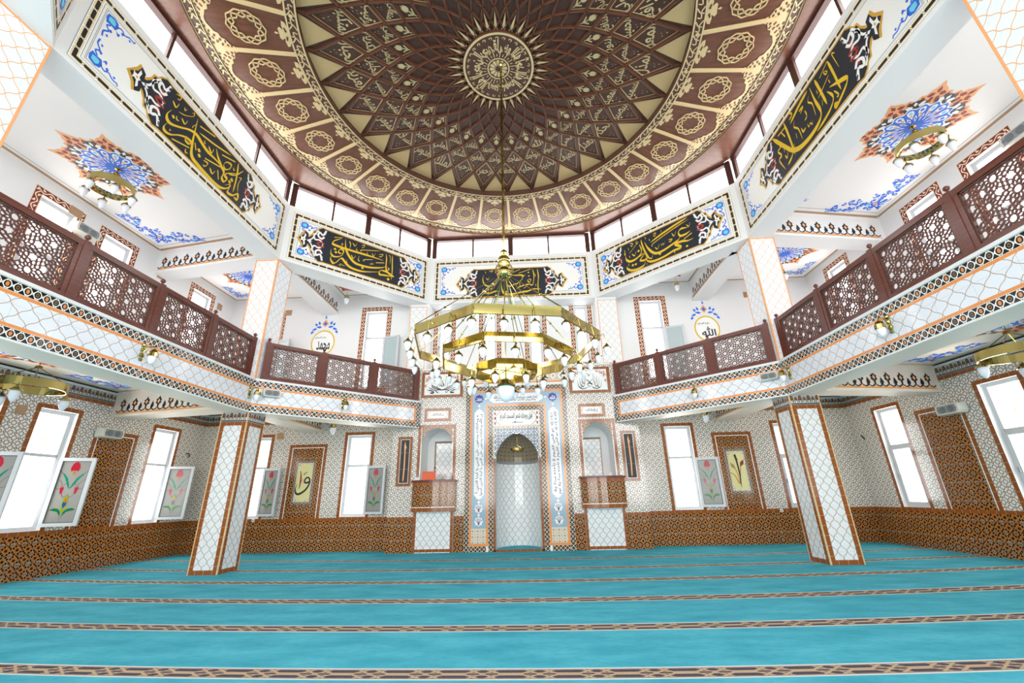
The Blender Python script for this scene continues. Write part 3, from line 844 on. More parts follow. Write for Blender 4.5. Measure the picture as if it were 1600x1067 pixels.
# ---- carved balustrade: star lattice panels between posts
def star_lattice(W, Hh, s):
    """hexagonal rosettes of twelve: line segments clipped to W x H"""
    segs = set(); hx, hy = s, s*math.sqrt(3)
    def add(a, b):
        # clip to rect
        x0, y0, x1, y1 = *a, *b; t0, t1 = 0., 1.; dx, dy = x1-x0, y1-y0
        for p, q in ((-dx, x0), (dx, W-x0), (-dy, y0), (dy, Hh-y0)):
            if abs(p) < 1e-9:
                if q < 0: return
            else:
                r = q/p
                if p < 0: t0 = max(t0, r)
                else: t1 = min(t1, r)
        if t1 - t0 < .02: return
        k = tuple(round(v, 4) for v in (x0+dx*t0, y0+dy*t0, x0+dx*t1, y0+dy*t1))
        if (k[2], k[3], k[0], k[1]) not in segs: segs.add(k)
    for j in range(-1, int(Hh/hy*2)+3):
        for i in range(-1, int(W/hx)+3):
            cx = i*hx + (j % 2)*hx/2 + W/2 % hx - hx; cy = j*hy/2 + (Hh/2) % (hy/2) - hy/2
            P = lambda r, a: (cx + r*s*math.cos(math.radians(a)), cy + r*s*math.sin(math.radians(a)))
            for k in range(12):
                a = 30*k
                add(P(.15, a+15), P(.15, a+45))                   # rosette heart
                add(P(.15, a+15), P(.27, a+15))                   # petals
                add(P(.27, a+15), P(.36, a)); add(P(.27, a+15), P(.36, a+30))
            for k in range(6):
                a = 60*k
                add(P(.36, a), P(.5, a+9)); add(P(.36, a), P(.5, a-9))
                add(P(.36, a+30), P(.577-.12, a+30+8)); add(P(.36, a+30), P(.577-.12, a+30-8))
                add(P(.457, a+38), P(.5, a+51)); add(P(.457, a+22), P(.5, a+9))
                add(P(.457, a+38), P(.577, a+30)) if 0 else None
    return segs
LATM = {}
def lattice_mesh(W, Hh):
    k = (round(W, 2), round(Hh, 2))
    if k in LATM: return LATM[k]
    mb = MB(); F = Fr((0, 0, 0), (1, 0, 0), (0, 0, 1))
    for x0, y0, x1, y1 in star_lattice(W, Hh, .37):
        mb.ribbon3(F, [(x0, y0), (x1, y1)], .0155, .024, woodl, -.012)
    o = mb.build('lattice'); LATM[k] = o.data; bpy.data.objects.remove(o)
    return LATM[k]
woodl = M('mahogany lattice', col='#673d33', rough=.35)
def balustrade(F, a0, a1, label, post_l=True, post_r=False):
    z0, z1 = ZB1 + .03, 5.58; L = a1 - a0
    root = thing('balustrade_panel', F.p(a0, ZB1, -.1), label, 'railing', 'carved balustrade panels')
    G = Fr((0, 0, 0), F.u, (0, 0, 1)); o = F.p(a0, 0, -.1)
    G = Fr(o, F.u); pw = .1
    posts = ([0] if post_l else []) + ([L] if post_r else [])
    for a in posts:
        mb = MB(); mb.box(G, a-pw/2, ZB1, -.05, a+pw/2, z1+.02, .05, wood); pt = mb.build('post', root)
        mb = MB(); mb.lathe(G.p(a, z1+.02), [(.0, 0), (.02, 0), (.018, .03), (.036, .045), (.046, .07), (.036, .1), (.012, .118), (0, .12)], wood, 10); mb.build('finial', pt, None, True)
    s, e = pw/2, L - pw/2
    mb = MB()
    mb.box(G, s, z1-.1, -.045, e, z1, .045, wood); mb.box(G, s, z0-.03, -.045, e, z0+.07, .045, wood)
    mb.box(G, s, z0+.07, -.04, s+.075, z1-.1, .04, wood); mb.box(G, e-.075, z0+.07, -.04, e, z1-.1, .04, wood)
    i0, i1, j0, j1 = s+.075, e-.075, z0+.07, z1-.1
    for q in ((i0, j0, i0+.025, j1), (i1-.025, j0, i1, j1), (i0, j0, i1, j0+.025), (i0, j1-.025, i1, j1)):
        mb.box(G, q[0], q[1], -.02, q[2], q[3], .026, woodk)
    mb.build('frame', root)
    la = bpy.data.objects.new('lattice', lattice_mesh(i1-i0-.04, j1-j0-.04)); COL.objects.link(la); la.parent = root
    la.location = G.p(i0+.02, j0+.02) - root.location
    la.rotation_euler = (0, 0, math.atan2(F.u.y, F.u.x))
    return root
fl, Ll = facet(BALL[0], BALL[1]); fdl, Ldl = facet(BALL[1], BALL[2]); fdr, Ldr = facet(BALR[0], BALR[1]); fr_, Lr = facet(BALR[1], BALR[2])
ys = [4.05, 5.57, 7.075, 8.55, 10.03]
nm = ['cut off by the photo edge', 'second from the photo edge', 'second before the column', 'just in front of the left gallery column']
for i in range(4):
    balustrade(fl, ys[i]-2.6, ys[i+1]-2.6-.0, 'mahogany star-lattice balustrade panel on the left balcony, ' + nm[i], True, i == 3)
for i, (a, b) in enumerate([(.17, 1.62), (1.62, 3.17), (3.17, 4.72)]):
    balustrade(fdl, a, b, 'mahogany star-lattice balustrade panel on the angled left balcony, ' + ['beside the left gallery column', 'middle one of three', 'beside the prayer niche wall'][i], True, i == 2)
for i, (a, b) in enumerate([(.12, 1.66), (1.66, 3.21), (3.21, 4.71)]):
    balustrade(fdr, a, b, 'mahogany star-lattice balustrade panel on the angled right balcony, ' + ['beside the prayer niche wall', 'middle one of three', 'beside the right gallery column'][i], True, i == 2)
yr = [10.06, 8.47, 6.91, 5.38, 3.9]
nm = ['just beyond the right gallery column', 'second from the right gallery column', 'third from the right gallery column', 'cut off by the right photo edge']
for i in range(4):
    balustrade(fr_, 10.236-yr[i], 10.236-yr[i+1], 'mahogany star-lattice balustrade panel on the right balcony, ' + nm[i], True, i == 3)

# ---- inscription panels on the upper beam
CALLI = {}
def cartouche(mb, F, u0, u1, v0, v1, tl, tr, c):
    """navy field u0..u1 x v0..v1 between ogee ends whose tips are at (tl) and (tr)"""
    h = v1 - v0; m = (v0+v1)/2
    def end(x, tip, sg):
        w = abs(tip - x)
        q = [(0, .5), (.16, .52), (.30, .44), (.36, .36), (.46, .34), (.5, .22), (.6, .12), (.66, .1), (.66, .2), (.78, .26), (.84, .13), (1, 0)]
        return [(x + sg*a*w, m + b*h) for a, b in q]
    def outline(g):
        R_ = end(u1, tr + g*1.6, 1); L_ = end(u0, tl - g*1.6, -1)
        top = [(a, b + g) for a, b in R_]; bot = [(a, 2*m - b - g) for a, b in reversed(R_[:-1])]
        ltop = [(a, b + g) for a, b in reversed(L_[:-1])]; lbot = [(a, 2*m - b - g) for a, b in L_]
        return top + bot + [(u0, v0 - g)] + lbot[1:] + ltop
    mb.poly(F, outline(.035), golde, c)
    mb.poly(F, outline(0), navy, c + .003)
    for x, tip, sg in ((u0, tl, -1), (u1, tr, 1)):
        w = abs(tip - x); T = lambda P: [(x + sg*a*w, m + b*h) for a, b in P]
        for q in ([(.72, 0), (.77, .035), (.74, .14), (.79, .19), (.82, .06), (.88, .045), (.93, .08), (.91, 0), (.93, -.08), (.88, -.045), (.82, -.06), (.79, -.19), (.74, -.14), (.77, -.035)],): mb.poly(F, T(q), whitep, c+.006)
        mb.poly(F, T([(.79, 0), (.82, .03), (.85, 0), (.82, -.03)]), golde, c+.008)
        mb.poly(F, T([(.5, 0), (.6, .05), (.7, 0), (.6, -.05)]), whitep, c+.006)
        for s in (1, -1):
            Q = lambda P: T([(a, b*s) for a, b in P])
            mb.stroke(F, Q([(.02, .47), (.12, .3), (.26, .36), (.3, .24), (.16, .18), (.06, .26)]), .055*h*.9, whitep, c+.006)
            mb.stroke(F, Q([(.06, .02), (.22, .12), (.4, .1), (.46, .24), (.36, .28)]), .05*h*.9, whitep, c+.006)
            mb.stroke(F, Q([(.3, .4), (.4, .3), (.5, .1), (.62, .02)]), .035*h, whitep, c+.006)
            mb.poly(F, Q([(.1, .22), (.2, .26), (.24, .16), (.16, .12), (.1, .15)]), red, c+.005)
            mb.stroke(F, Q([(.02, .05), (.18, .06), (.3, .0)]), .05*h, red, c+.007)
            mb.poly(F, Q([(.02, .33), (.06, .4), (.0, .47)]), whitep, c+.006)
def frieze_panel(i, label, cart, near=False):
    F, L = facet(OCT[i], OCT[(i+1) % 8])
    root = thing('calligraphy_panel', F.p(L/2, ZF0), label, 'calligraphy panel', 'painted inscription panels')
    a0, a1, b0, b1 = .16, L-.16, ZF0+.1, ZF1-.16
    mb = MB(); mb.rect(F, a0, b0, a1, b1, whitep, .002)
    mb.build('field', root)
    mb = MB(); mb.frame(F, a0, b0, a1, b1, .165, link, .004)
    for t in (.21, .23): 
        P = [(a0+t, b0+t), (a1-t, b0+t), (a1-t, b1-t), (a0+t, b1-t)]
        for k in range(4):
            (x, y), (X, Y) = P[k], P[(k+1) % 4]
            mb.rect(F, min(x, X)-.004, min(y, Y)-.004, max(x, X)+.004, max(y, Y)+.004, greyp, .004)
    mb.build('border', root)
    for x, y, sx, sy in ((a0+.24, b0+.24, 1, 1), (a1-.24, b0+.24, -1, 1), (a0+.24, b1-.24, 1, -1), (a1-.24, b1-.24, -1, -1)):
        mb = MB(); corner_flourish(mb, F, x, y, sx, sy, .55, .005); mb.build('corner_flourish', root)
    if cart:
        mb = MB(); cartouche(mb, F, *cart, .006); mb.build('cartouche', root)
        mb = MB()
        for k, S in enumerate(CALLI.get(i, [])):
            wd, P = S
            if len(P) == 1:
                x, y = P[0]; mb.poly(F, [(x-wd*.7, y), (x, y+wd*.7), (x+wd*.7, y), (x, y-wd*.7)], gold, .0145 + .00001*k)
            else: mb.stroke(F, P, wd*1.25, gold, .0145 + .00001*k, nib=62, sm=6, taper=len(P) > 2)
        if mb.v: mb.build('lettering', root)
    return root
CALLI.update({
    1: [(0.069, [(1.63, 9.49), (1.51, 9.40), (1.40, 9.30), (1.38, 9.20), (1.49, 9.17), (1.82, 9.17), (2.22, 9.19), (2.62, 9.21), (3.08, 9.22)]), (0.026, [(1.40, 9.44), (1.65, 9.53)]), (0.027, [(1.70, 9.35), (1.65, 9.30), (1.69, 9.27), (1.63, 9.21)]), (0.053, [(1.74, 9.03), (1.67, 8.94), (1.59, 8.97), (1.62, 9.08), (1.70, 9.10), (1.74, 9.03), (1.70, 8.89), (1.58, 8.79), (1.44, 8.76), (1.36, 8.85), (1.36, 9.00)]), (0.068, [(1.47, 9.03)]), (0.069, [(1.51, 8.93)]), (0.068, [(1.75, 9.52), (1.78, 9.26), (1.83, 9.10), (1.96, 8.91), (2.15, 8.77), (2.40, 8.76), (2.69, 8.80), (3.05, 8.93), (3.25, 9.06)]), (0.035, [(1.88, 9.50), (1.93, 9.38), (1.92, 9.22)]), (0.064, [(1.39, 8.76), (1.38, 8.63), (1.47, 8.52), (1.56, 8.58), (1.67, 8.75), (1.74, 8.77), (1.85, 8.66), (2.02, 8.56), (2.29, 8.54), (2.55, 8.59), (2.99, 8.74)]), (0.065, [(3.04, 8.84), (2.98, 8.74), (3.00, 8.65), (3.13, 8.67), (3.43, 8.72)]), (0.062, [(3.02, 8.82), (3.23, 8.83), (3.40, 8.76), (3.52, 8.73)]), (0.063, [(3.16, 9.52), (3.19, 9.29), (3.19, 9.03), (3.23, 8.88), (3.31, 8.95), (3.26, 9.00)]), (0.060, [(3.39, 9.54), (3.41, 9.21), (3.43, 8.90), (3.42, 8.58)]), (0.072, [(2.40, 8.68)]), (0.085, [(3.31, 8.57)]), (0.031, [(1.99, 9.48), (2.08, 9.39), (2.13, 9.53)]), (0.034, [(2.28, 9.49), (2.38, 9.54), (2.37, 9.46), (2.30, 9.41)]), (0.025, [(2.15, 9.36), (2.13, 9.27), (2.19, 9.27)]), (0.028, [(2.31, 9.27), (2.29, 9.32), (2.60, 9.43), (2.94, 9.54)]), (0.027, [(2.51, 9.35), (2.50, 9.24), (2.54, 9.26)]), (0.031, [(2.66, 9.35), (2.73, 9.25), (2.78, 9.40)]), (0.036, [(2.89, 9.38), (3.04, 9.44), (3.01, 9.35), (2.90, 9.30)]), (0.032, [(1.99, 9.03), (2.07, 8.91), (2.14, 9.06)]), (0.034, [(2.26, 9.09), (2.23, 8.95), (2.28, 8.87)]), (0.030, [(2.43, 8.94), (2.42, 9.00), (2.73, 9.12)]), (0.023, [(2.63, 8.95), (2.66, 8.90), (2.69, 8.97), (2.73, 8.93), (2.75, 9.00)]), (0.033, [(2.83, 9.04), (3.12, 9.14)]), (0.025, [(3.26, 9.51), (3.32, 9.43), (3.32, 9.16)]), (0.024, [(1.88, 8.82), (1.86, 8.72), (1.91, 8.70)]), (0.018, [(1.62, 8.48), (1.69, 8.57), (1.76, 8.55), (1.85, 8.55)]), (0.019, [(1.66, 8.54), (1.71, 8.50)])],
    3: [(0.068, [(3.59, 9.59), (3.14, 9.51), (2.71, 9.41), (2.31, 9.29)]), (0.032, [(3.62, 9.51), (3.12, 9.41), (2.73, 9.31), (2.36, 9.19), (2.37, 9.11)]), (0.061, [(3.54, 9.24), (3.36, 9.29), (3.25, 9.21), (3.29, 9.06), (3.45, 9.04), (3.61, 9.09)]), (0.071, [(3.29, 9.06), (3.20, 8.95), (2.98, 8.88), (2.70, 8.81), (2.46, 8.81), (2.31, 8.93), (2.19, 9.14), (2.11, 9.39)]), (0.036, [(3.64, 8.99), (3.38, 8.90)]), (0.066, [(3.65, 8.80), (3.48, 8.79), (3.32, 8.85), (3.08, 8.85), (3.23, 8.71), (3.22, 8.65), (3.00, 8.65), (2.72, 8.59), (2.45, 8.57), (2.23, 8.60), (2.10, 8.71), (2.09, 8.88)]), (0.064, [(3.43, 8.62)]), (0.072, [(2.56, 8.74)]), (0.067, [(2.00, 9.55), (2.02, 9.31), (2.09, 9.00), (2.19, 8.71)]), (0.071, [(1.91, 9.40), (1.97, 9.18), (1.91, 9.02), (1.72, 8.92), (1.51, 8.92), (1.39, 9.04), (1.37, 9.19)]), (0.072, [(1.86, 9.17)]), (0.027, [(1.90, 9.51), (1.52, 9.23)]), (0.056, [(2.21, 8.82), (2.02, 8.75), (1.87, 8.81), (1.99, 8.92), (2.12, 9.05)]), (0.040, [(1.85, 8.95), (2.02, 9.01)]), (0.066, [(2.05, 8.71), (1.97, 8.57), (1.73, 8.53), (1.50, 8.58), (1.38, 8.70), (1.38, 8.80)]), (0.072, [(1.59, 8.74)]), (0.070, [(1.70, 8.73)]), (0.034, [(1.59, 9.59), (1.69, 9.53), (1.65, 9.46), (1.60, 9.51)]), (0.027, [(2.14, 9.57), (2.17, 9.52), (2.15, 9.47)]), (0.029, [(2.28, 9.44), (2.29, 9.36)]), (0.036, [(2.43, 9.55), (2.53, 9.54), (2.50, 9.46), (2.43, 9.49)]), (0.029, [(2.72, 9.56), (2.71, 9.48)]), (0.033, [(3.04, 9.29), (3.10, 9.15), (3.19, 9.30)]), (0.031, [(3.53, 9.36), (3.59, 9.25), (3.65, 9.39)]), (0.033, [(2.90, 9.10), (3.02, 9.07), (2.98, 9.02), (2.90, 9.02)]), (0.022, [(2.64, 9.09), (2.67, 9.01), (2.71, 9.07), (2.73, 9.00), (2.79, 9.11)]), (0.033, [(2.43, 9.05), (2.51, 8.95), (2.59, 9.09)]), (0.037, [(1.61, 9.17), (1.70, 9.06), (1.77, 9.20)]), (0.035, [(2.19, 8.77), (2.27, 8.70), (2.32, 8.82)]), (0.035, [(1.36, 9.45), (1.37, 9.23), (1.33, 9.31)]), (0.028, [(1.51, 9.45), (1.51, 9.35)]), (0.027, [(1.51, 9.14), (1.52, 9.05)]), (0.026, [(3.02, 8.63), (3.03, 8.55)]), (0.027, [(1.45, 8.85), (1.45, 8.77)]), (0.027, [(2.09, 8.61), (2.08, 8.54)]), (0.024, [(1.87, 9.55), (1.81, 9.54), (1.84, 9.46), (1.90, 9.50)])],
    0: [(0.072, [(1.93, 9.07), (1.87, 8.90), (1.91, 8.78), (2.02, 8.78), (2.21, 8.90), (2.40, 9.04), (2.58, 9.10), (2.77, 9.04), (2.96, 8.99), (3.19, 9.00), (3.46, 8.98)]), (0.062, [(2.00, 8.96)]), (0.062, [(1.93, 8.72), (1.89, 8.59), (1.93, 8.51), (2.06, 8.55), (2.23, 8.71), (2.39, 8.81), (2.51, 8.82), (2.49, 8.74), (2.39, 8.74), (2.39, 8.86)]), (0.080, [(2.51, 9.47), (2.53, 9.13), (2.56, 8.79), (2.63, 8.54), (2.82, 8.48), (3.09, 8.45), (3.36, 8.44), (3.58, 8.50), (3.75, 8.65), (3.77, 8.76), (3.63, 8.63)]), (0.047, [(2.64, 9.21), (3.08, 9.32), (3.59, 9.49)]), (0.036, [(2.61, 9.37), (3.04, 9.51)]), (0.041, [(3.34, 9.27), (3.76, 9.45)]), (0.072, [(3.15, 9.27), (3.24, 9.13), (3.38, 9.00), (3.51, 8.91), (3.50, 8.73), (3.58, 8.69), (3.64, 8.82), (3.56, 8.87), (3.67, 9.02), (3.99, 9.27)]), (0.056, [(3.45, 9.07), (3.51, 9.21), (3.66, 9.27), (3.64, 9.12), (3.52, 9.01), (3.45, 9.08)]), (0.059, [(4.08, 9.47), (3.85, 9.12), (3.63, 8.98)]), (0.068, [(3.86, 9.51), (3.91, 9.10), (3.91, 8.65)]), (0.077, [(3.79, 8.69), (3.76, 8.53), (3.92, 8.57), (4.06, 8.72), (4.09, 8.57), (3.96, 8.56)]), (0.034, [(2.11, 8.49), (2.52, 8.66)]), (0.038, [(2.94, 8.78), (3.38, 8.94)]), (0.034, [(1.90, 9.48), (2.02, 9.54), (2.02, 9.45), (1.96, 9.42)]), (0.036, [(1.89, 9.28), (1.99, 9.21), (2.03, 9.36)]), (0.031, [(2.16, 9.41), (2.19, 9.35), (2.23, 9.44)]), (0.028, [(2.35, 9.44), (2.39, 9.51), (2.40, 9.42), (2.22, 9.25), (2.07, 9.18)]), (0.033, [(2.06, 9.05), (2.08, 8.98), (2.14, 9.00)]), (0.036, [(2.17, 9.12), (2.27, 9.06), (2.31, 9.20)]), (0.029, [(2.02, 8.66), (2.02, 8.62), (2.05, 8.64)]), (0.033, [(2.54, 9.35), (2.46, 9.21), (2.46, 9.15)]), (0.035, [(2.45, 8.57), (2.47, 8.49), (2.53, 8.52)]), (0.029, [(2.61, 8.89), (2.68, 8.75)]), (0.073, [(2.75, 8.82)]), (0.073, [(2.79, 8.71)]), (0.042, [(2.94, 9.14), (3.06, 9.05), (3.09, 9.20)]), (0.033, [(2.81, 9.17), (2.83, 9.11), (2.86, 9.13)]), (0.040, [(2.91, 8.70), (3.04, 8.73), (3.00, 8.61), (2.93, 8.59)]), (0.043, [(3.12, 8.69), (3.22, 8.60), (3.28, 8.74)]), (0.033, [(3.34, 8.81), (3.42, 8.61)]), (0.038, [(3.75, 9.27), (3.78, 9.21), (3.82, 9.25)]), (0.035, [(3.98, 9.16), (4.06, 9.19), (4.01, 9.00), (4.04, 8.76)]), (0.078, [(3.79, 8.92)]), (0.075, [(3.74, 8.82)])],
    4: [(0.081, [(4.00, 9.57), (4.03, 9.19), (4.05, 8.73)]), (0.074, [(3.85, 9.04), (4.06, 8.92), (4.23, 8.81), (4.21, 8.72), (4.07, 8.63), (3.85, 8.54), (3.82, 8.61), (3.92, 8.57)]), (0.087, [(3.59, 9.57), (3.63, 9.23), (3.67, 8.79)]), (0.062, [(3.76, 9.03), (3.84, 8.84), (3.82, 8.72), (3.68, 8.62), (3.45, 8.56), (3.24, 8.53)]), (0.091, [(3.42, 9.56), (3.44, 9.17), (3.48, 8.80), (3.33, 8.65), (3.02, 8.60), (2.69, 8.65), (2.50, 8.79), (2.49, 9.01)]), (0.074, [(3.34, 9.57), (3.00, 9.51), (2.64, 9.40)]), (0.091, [(2.46, 9.64), (2.49, 9.26), (2.50, 8.90), (2.50, 8.64)]), (0.089, [(1.98, 9.63), (2.24, 9.16), (2.52, 8.68)]), (0.066, [(2.58, 8.89), (2.41, 8.69), (2.21, 8.61)]), (0.045, [(2.17, 9.19), (2.03, 9.18), (2.11, 8.99), (1.99, 8.95), (2.10, 8.58)]), (0.046, [(2.12, 9.24), (2.25, 9.14), (2.21, 8.97)]), (0.023, [(4.00, 9.57), (3.71, 9.46)]), (0.027, [(3.93, 9.29), (3.73, 9.20), (3.52, 9.12)]), (0.030, [(2.47, 9.49), (2.17, 9.52)]), (0.026, [(4.21, 9.52), (4.14, 9.58), (4.14, 9.50), (4.18, 9.16)]), (0.028, [(3.88, 9.45), (3.92, 9.38), (3.87, 9.37), (3.84, 9.45), (3.88, 9.45)]), (0.031, [(3.88, 9.20), (3.89, 9.11)]), (0.035, [(3.90, 8.88), (3.97, 8.70), (3.91, 8.69)]), (0.029, [(3.55, 9.32), (3.55, 9.22)]), (0.032, [(3.60, 8.99), (3.56, 8.88)]), (0.035, [(3.34, 9.44), (3.27, 9.33), (3.35, 9.19), (3.35, 9.01), (3.34, 8.86)]), (0.041, [(2.96, 9.40), (3.11, 9.38), (2.98, 9.31)]), (0.045, [(3.12, 9.26), (3.13, 9.10), (3.04, 9.05)]), (0.037, [(2.78, 9.35), (2.71, 9.23), (2.81, 9.06), (2.83, 8.75)]), (0.046, [(2.89, 9.01), (2.91, 8.88), (3.01, 8.90)]), (0.031, [(3.07, 8.93), (3.09, 8.83), (3.15, 8.86), (3.19, 8.79), (3.23, 8.86)]), (0.043, [(2.67, 9.69), (2.77, 9.55), (2.63, 9.51)]), (0.035, [(2.31, 9.48), (2.38, 9.29)]), (0.037, [(2.71, 9.04), (2.69, 8.92)]), (0.046, [(2.21, 8.90), (2.25, 8.79), (2.34, 8.91)])],
    2: [(0.056, [(3.97, 9.38), (4.00, 9.04), (3.97, 8.75), (3.98, 8.38)]), (0.053, [(3.79, 9.38), (3.84, 9.11), (3.81, 8.84), (3.77, 8.72), (3.67, 8.73)]), (0.039, [(3.67, 8.98), (3.60, 8.91), (3.66, 8.83), (3.72, 8.91), (3.66, 8.98)]), (0.050, [(3.72, 8.76), (3.50, 8.73), (3.28, 8.65), (3.18, 8.57)]), (0.065, [(4.07, 8.53), (3.80, 8.55), (3.59, 8.47), (3.38, 8.45), (3.17, 8.40), (2.91, 8.37), (2.73, 8.42), (2.65, 8.60), (2.63, 8.81)]), (0.061, [(2.60, 8.52), (2.39, 8.51), (2.23, 8.45), (2.04, 8.47), (1.96, 8.54), (1.97, 8.66)]), (0.046, [(1.99, 9.21), (1.95, 9.02), (2.02, 8.81), (2.18, 8.74), (2.39, 8.79), (2.50, 9.00)]), (0.052, [(2.99, 9.15), (3.19, 9.14), (3.39, 9.13), (3.40, 8.98), (3.23, 8.81), (3.08, 8.76), (2.92, 8.70), (2.81, 8.80)]), (0.025, [(3.72, 9.38), (3.28, 9.22)]), (0.027, [(3.33, 9.38), (3.03, 9.25)]), (0.050, [(3.64, 9.24)]), (0.050, [(3.65, 9.09)]), (0.056, [(2.15, 8.59)]), (0.056, [(2.26, 8.63)]), (0.058, [(2.81, 8.48)]), (0.028, [(3.41, 9.17), (3.47, 9.09), (3.53, 9.18)]), (0.035, [(2.18, 9.34), (2.32, 9.37), (2.26, 9.27)]), (0.022, [(2.04, 9.35), (2.06, 9.27)]), (0.025, [(3.88, 9.17), (3.89, 9.05)]), (0.024, [(3.88, 8.75), (3.90, 8.66)]), (0.025, [(3.30, 8.81), (3.31, 8.69)]), (0.028, [(2.07, 9.08), (2.15, 9.00), (2.19, 9.12)]), (0.024, [(3.59, 8.68), (3.44, 8.59)]), (0.026, [(2.39, 9.33), (2.44, 9.27), (2.50, 9.36)])],
})
CART = {}
CART[1] = (1.151, 3.677, 8.443, 9.597, 0.390, 4.462)
CART[3] = (1.252, 3.784, 8.498, 9.637, 0.486, 4.538)
CART[0] = (1.792, 4.238, 8.431, 9.552, 1.010, 4.902)
CART[4] = (1.902, 4.399, 8.467, 9.642, 1.114, 5.174)
CART[2] = (1.752, 4.210, 8.325, 9.431, 1.006, 4.998)
frieze_panel(0, 'white beam panel with gold lettering on a navy cartouche, long left side', CART[0])
frieze_panel(1, 'white beam panel with gold lettering on a navy cartouche, angled, back left', CART[1])
frieze_panel(2, 'white beam panel with gold lettering on navy, straight behind the big chandelier wires', CART[2])
frieze_panel(3, 'white beam panel with gold lettering on a navy cartouche, angled, back right', CART[3])
frieze_panel(4, 'white beam panel with gold lettering on a navy cartouche, long right side', CART[4])
frieze_panel(7, 'white painted beam panel of which only a corner shows at the top left photo edge', None)
frieze_panel(5, 'white painted beam panel of which only a corner shows at the top right photo edge', None)

# ---- dome: flat wooden ceiling with carved ornament
NAMES = """الرحمن الرحيم الملك القدوس السلام المؤمن المهيمن العزيز الجبار المتكبر الخالق البارئ المصور الغفار القهار الوهاب الرزاق الفتاح العليم القابض الباسط الخافض الرافع المعز المذل السميع البصير الحكم العدل اللطيف الخبير الحليم العظيم الغفور الشكور العلي الكبير الحفيظ المقيت الحسيب الجليل الكريم الرقيب المجيب الواسع الحكيم الودود المجيد الباعث الشهيد الحق الوكيل القوي المتين الولي الحميد المحصي المبدئ المعيد المحيي المميت الحي القيوم الواجد الماجد الواحد الصمد القادر المقتدر المقدم المؤخر الأول الآخر الظاهر الباطن الوالي المتعالي البر التواب المنتقم العفو الرؤوف الجامع المقسط الغني المغني المانع الضار النافع النور الهادي البديع الباقي الوارث الرشيد الصبور الله الواسع المحيي""".split()
def dome():
    NS = 33; st = 2*PI/NS; ph = math.radians(101.45)
    ZR, ZI = 11.0, 11.2
    F = Fr((DC[0], DC[1], ZR), (1, 0, 0), (0, -1, 0))     # looks down; plane angle measured with b = -y
    FI = Fr((DC[0], DC[1], ZI), (1, 0, 0), (0, -1, 0))
    P = lambda r, a: (r*math.cos(a), -r*math.sin(a))
    mb = MB(); n = 132; RO, RI = 6.53, 4.4
    pt = lambda r, a, z: (DC[0]+r*math.cos(a), DC[1]+r*math.sin(a), z)
    # octagonal timber soffit round the rim
    O3 = offset_line(OCT, .1, True)
    ang = [math.atan2(y-DC[1], x-DC[0]) for x, y in O3]
    def octr(a):
        d = V((math.cos(a), math.sin(a), 0)); best = 99
        for i in range(8):
            A, B = O3[i], O3[(i+1) % 8]; e = (B[0]-A[0], B[1]-A[1]); den = d.x*e[1] - d.y*e[0]
            if abs(den) < 1e-9: continue
            t = ((A[0]-DC[0])*e[1] - (A[1]-DC[1])*e[0])/den; s = ((A[0]-DC[0])*d.y - (A[1]-DC[1])*d.x)/den
            if t > 0 and -1e-6 <= s <= 1.000001: best = min(best, t)
        return best
    for k in range(n):
        a, b = 2*PI*k/n, 2*PI*(k+1)/n
        ra, rb = octr(a), octr(b)
        mb.face([pt(RO, a, ZC+.02), pt(RO, b, ZC+.02), pt(max(rb, RO), b, ZC+.02), pt(max(ra, RO), a, ZC+.02)], woodd, [(0, 0), (.3, 0), (.3, 1), (0, 1)])
        mb.face([pt(RO, a, ZC+.02), pt(RO, b, ZC+.02), pt(RO, b, ZR), pt(RO, a, ZR)], woodd)
        mb.face([pt(RI, a, ZR), pt(RI, b, ZR), pt(RO, b, ZR), pt(RO, a, ZR)], woodd, [(a*5, 0), (b*5, 0), (b*5, 2.1), (a*5, 2.1)])
        mb.face([pt(RI, a, ZR), pt(RI, b, ZR), pt(RI, b, ZI), pt(RI, a, ZI)], woodk)
        mb.face([pt(RI, a, ZI), pt(RI, b, ZI), pt(0, 0, ZI)], woodk, [(a*4, 0), (b*4, 0), (a*4, 3)])
    root = structure(mb.build('ceiling'))
    # carved rings
    def ring(mb, F, r0, r1, m, c, n=198):
        for k in range(n):
            a, b = 2*PI*k/n, 2*PI*(k+1)/n
            mb.face([F.p(*P(r0, a), c), F.p(*P(r0, b), c), F.p(*P(r1, b), c), F.p(*P(r1, a), c)], m, [(a*r0, 0), (b*r0, 0), (b*r0, 1), (a*r0, 1)])
    mb = MB()
    ring(mb, F, 4.36, 4.6, woodk, .03); ring(mb, F, 4.36, 4.395, cream, .04); ring(mb, F, 4.565, 4.6, cream, .04)
    for k in range(NS*3):
        a = ph + st*k/3
        mb.stroke(F, [P(4.4, a), P(4.47, a+.025), P(4.55, a+.03)], .026, cream, .04, sm=3); mb.stroke(F, [P(4.56, a), P(4.49, a+.02), P(4.5, a+.05), P(4.42, a+.045)], .026, cream, .04, sm=3)
        if k % 3 == 0: mb.poly(F, [P(4.48 + .045*math.cos(2*PI*j/8), a + .01*math.sin(2*PI*j/8)) for j in range(8)], cream, .042)
    for k in range(NS):        # palmettes hanging from the ring
        a = ph + st*(k+.5); T = lambda L: [P(4.6 + r, a + d) for r, d in L]
        mb.poly(F, T([(.0, .035), (.04, .055), (.1, .06), (.12, .035), (.1, .018), (.17, .03), (.21, .02), (.2, .0), (.27, .006), (.3, 0), (.27, -.006), (.2, 0), (.21, -.02), (.17, -.03), (.1, -.018), (.12, -.035), (.1, -.06), (.04, -.055), (0, -.035)]), cream, .02)
        for s in (1, -1): mb.poly(F, T([(.03, .012*s), (.06, .03*s), (.09, .03*s), (.07, .008*s)]), woodk, .024)
    mb.build('carved_ring', root)
    mb = MB()
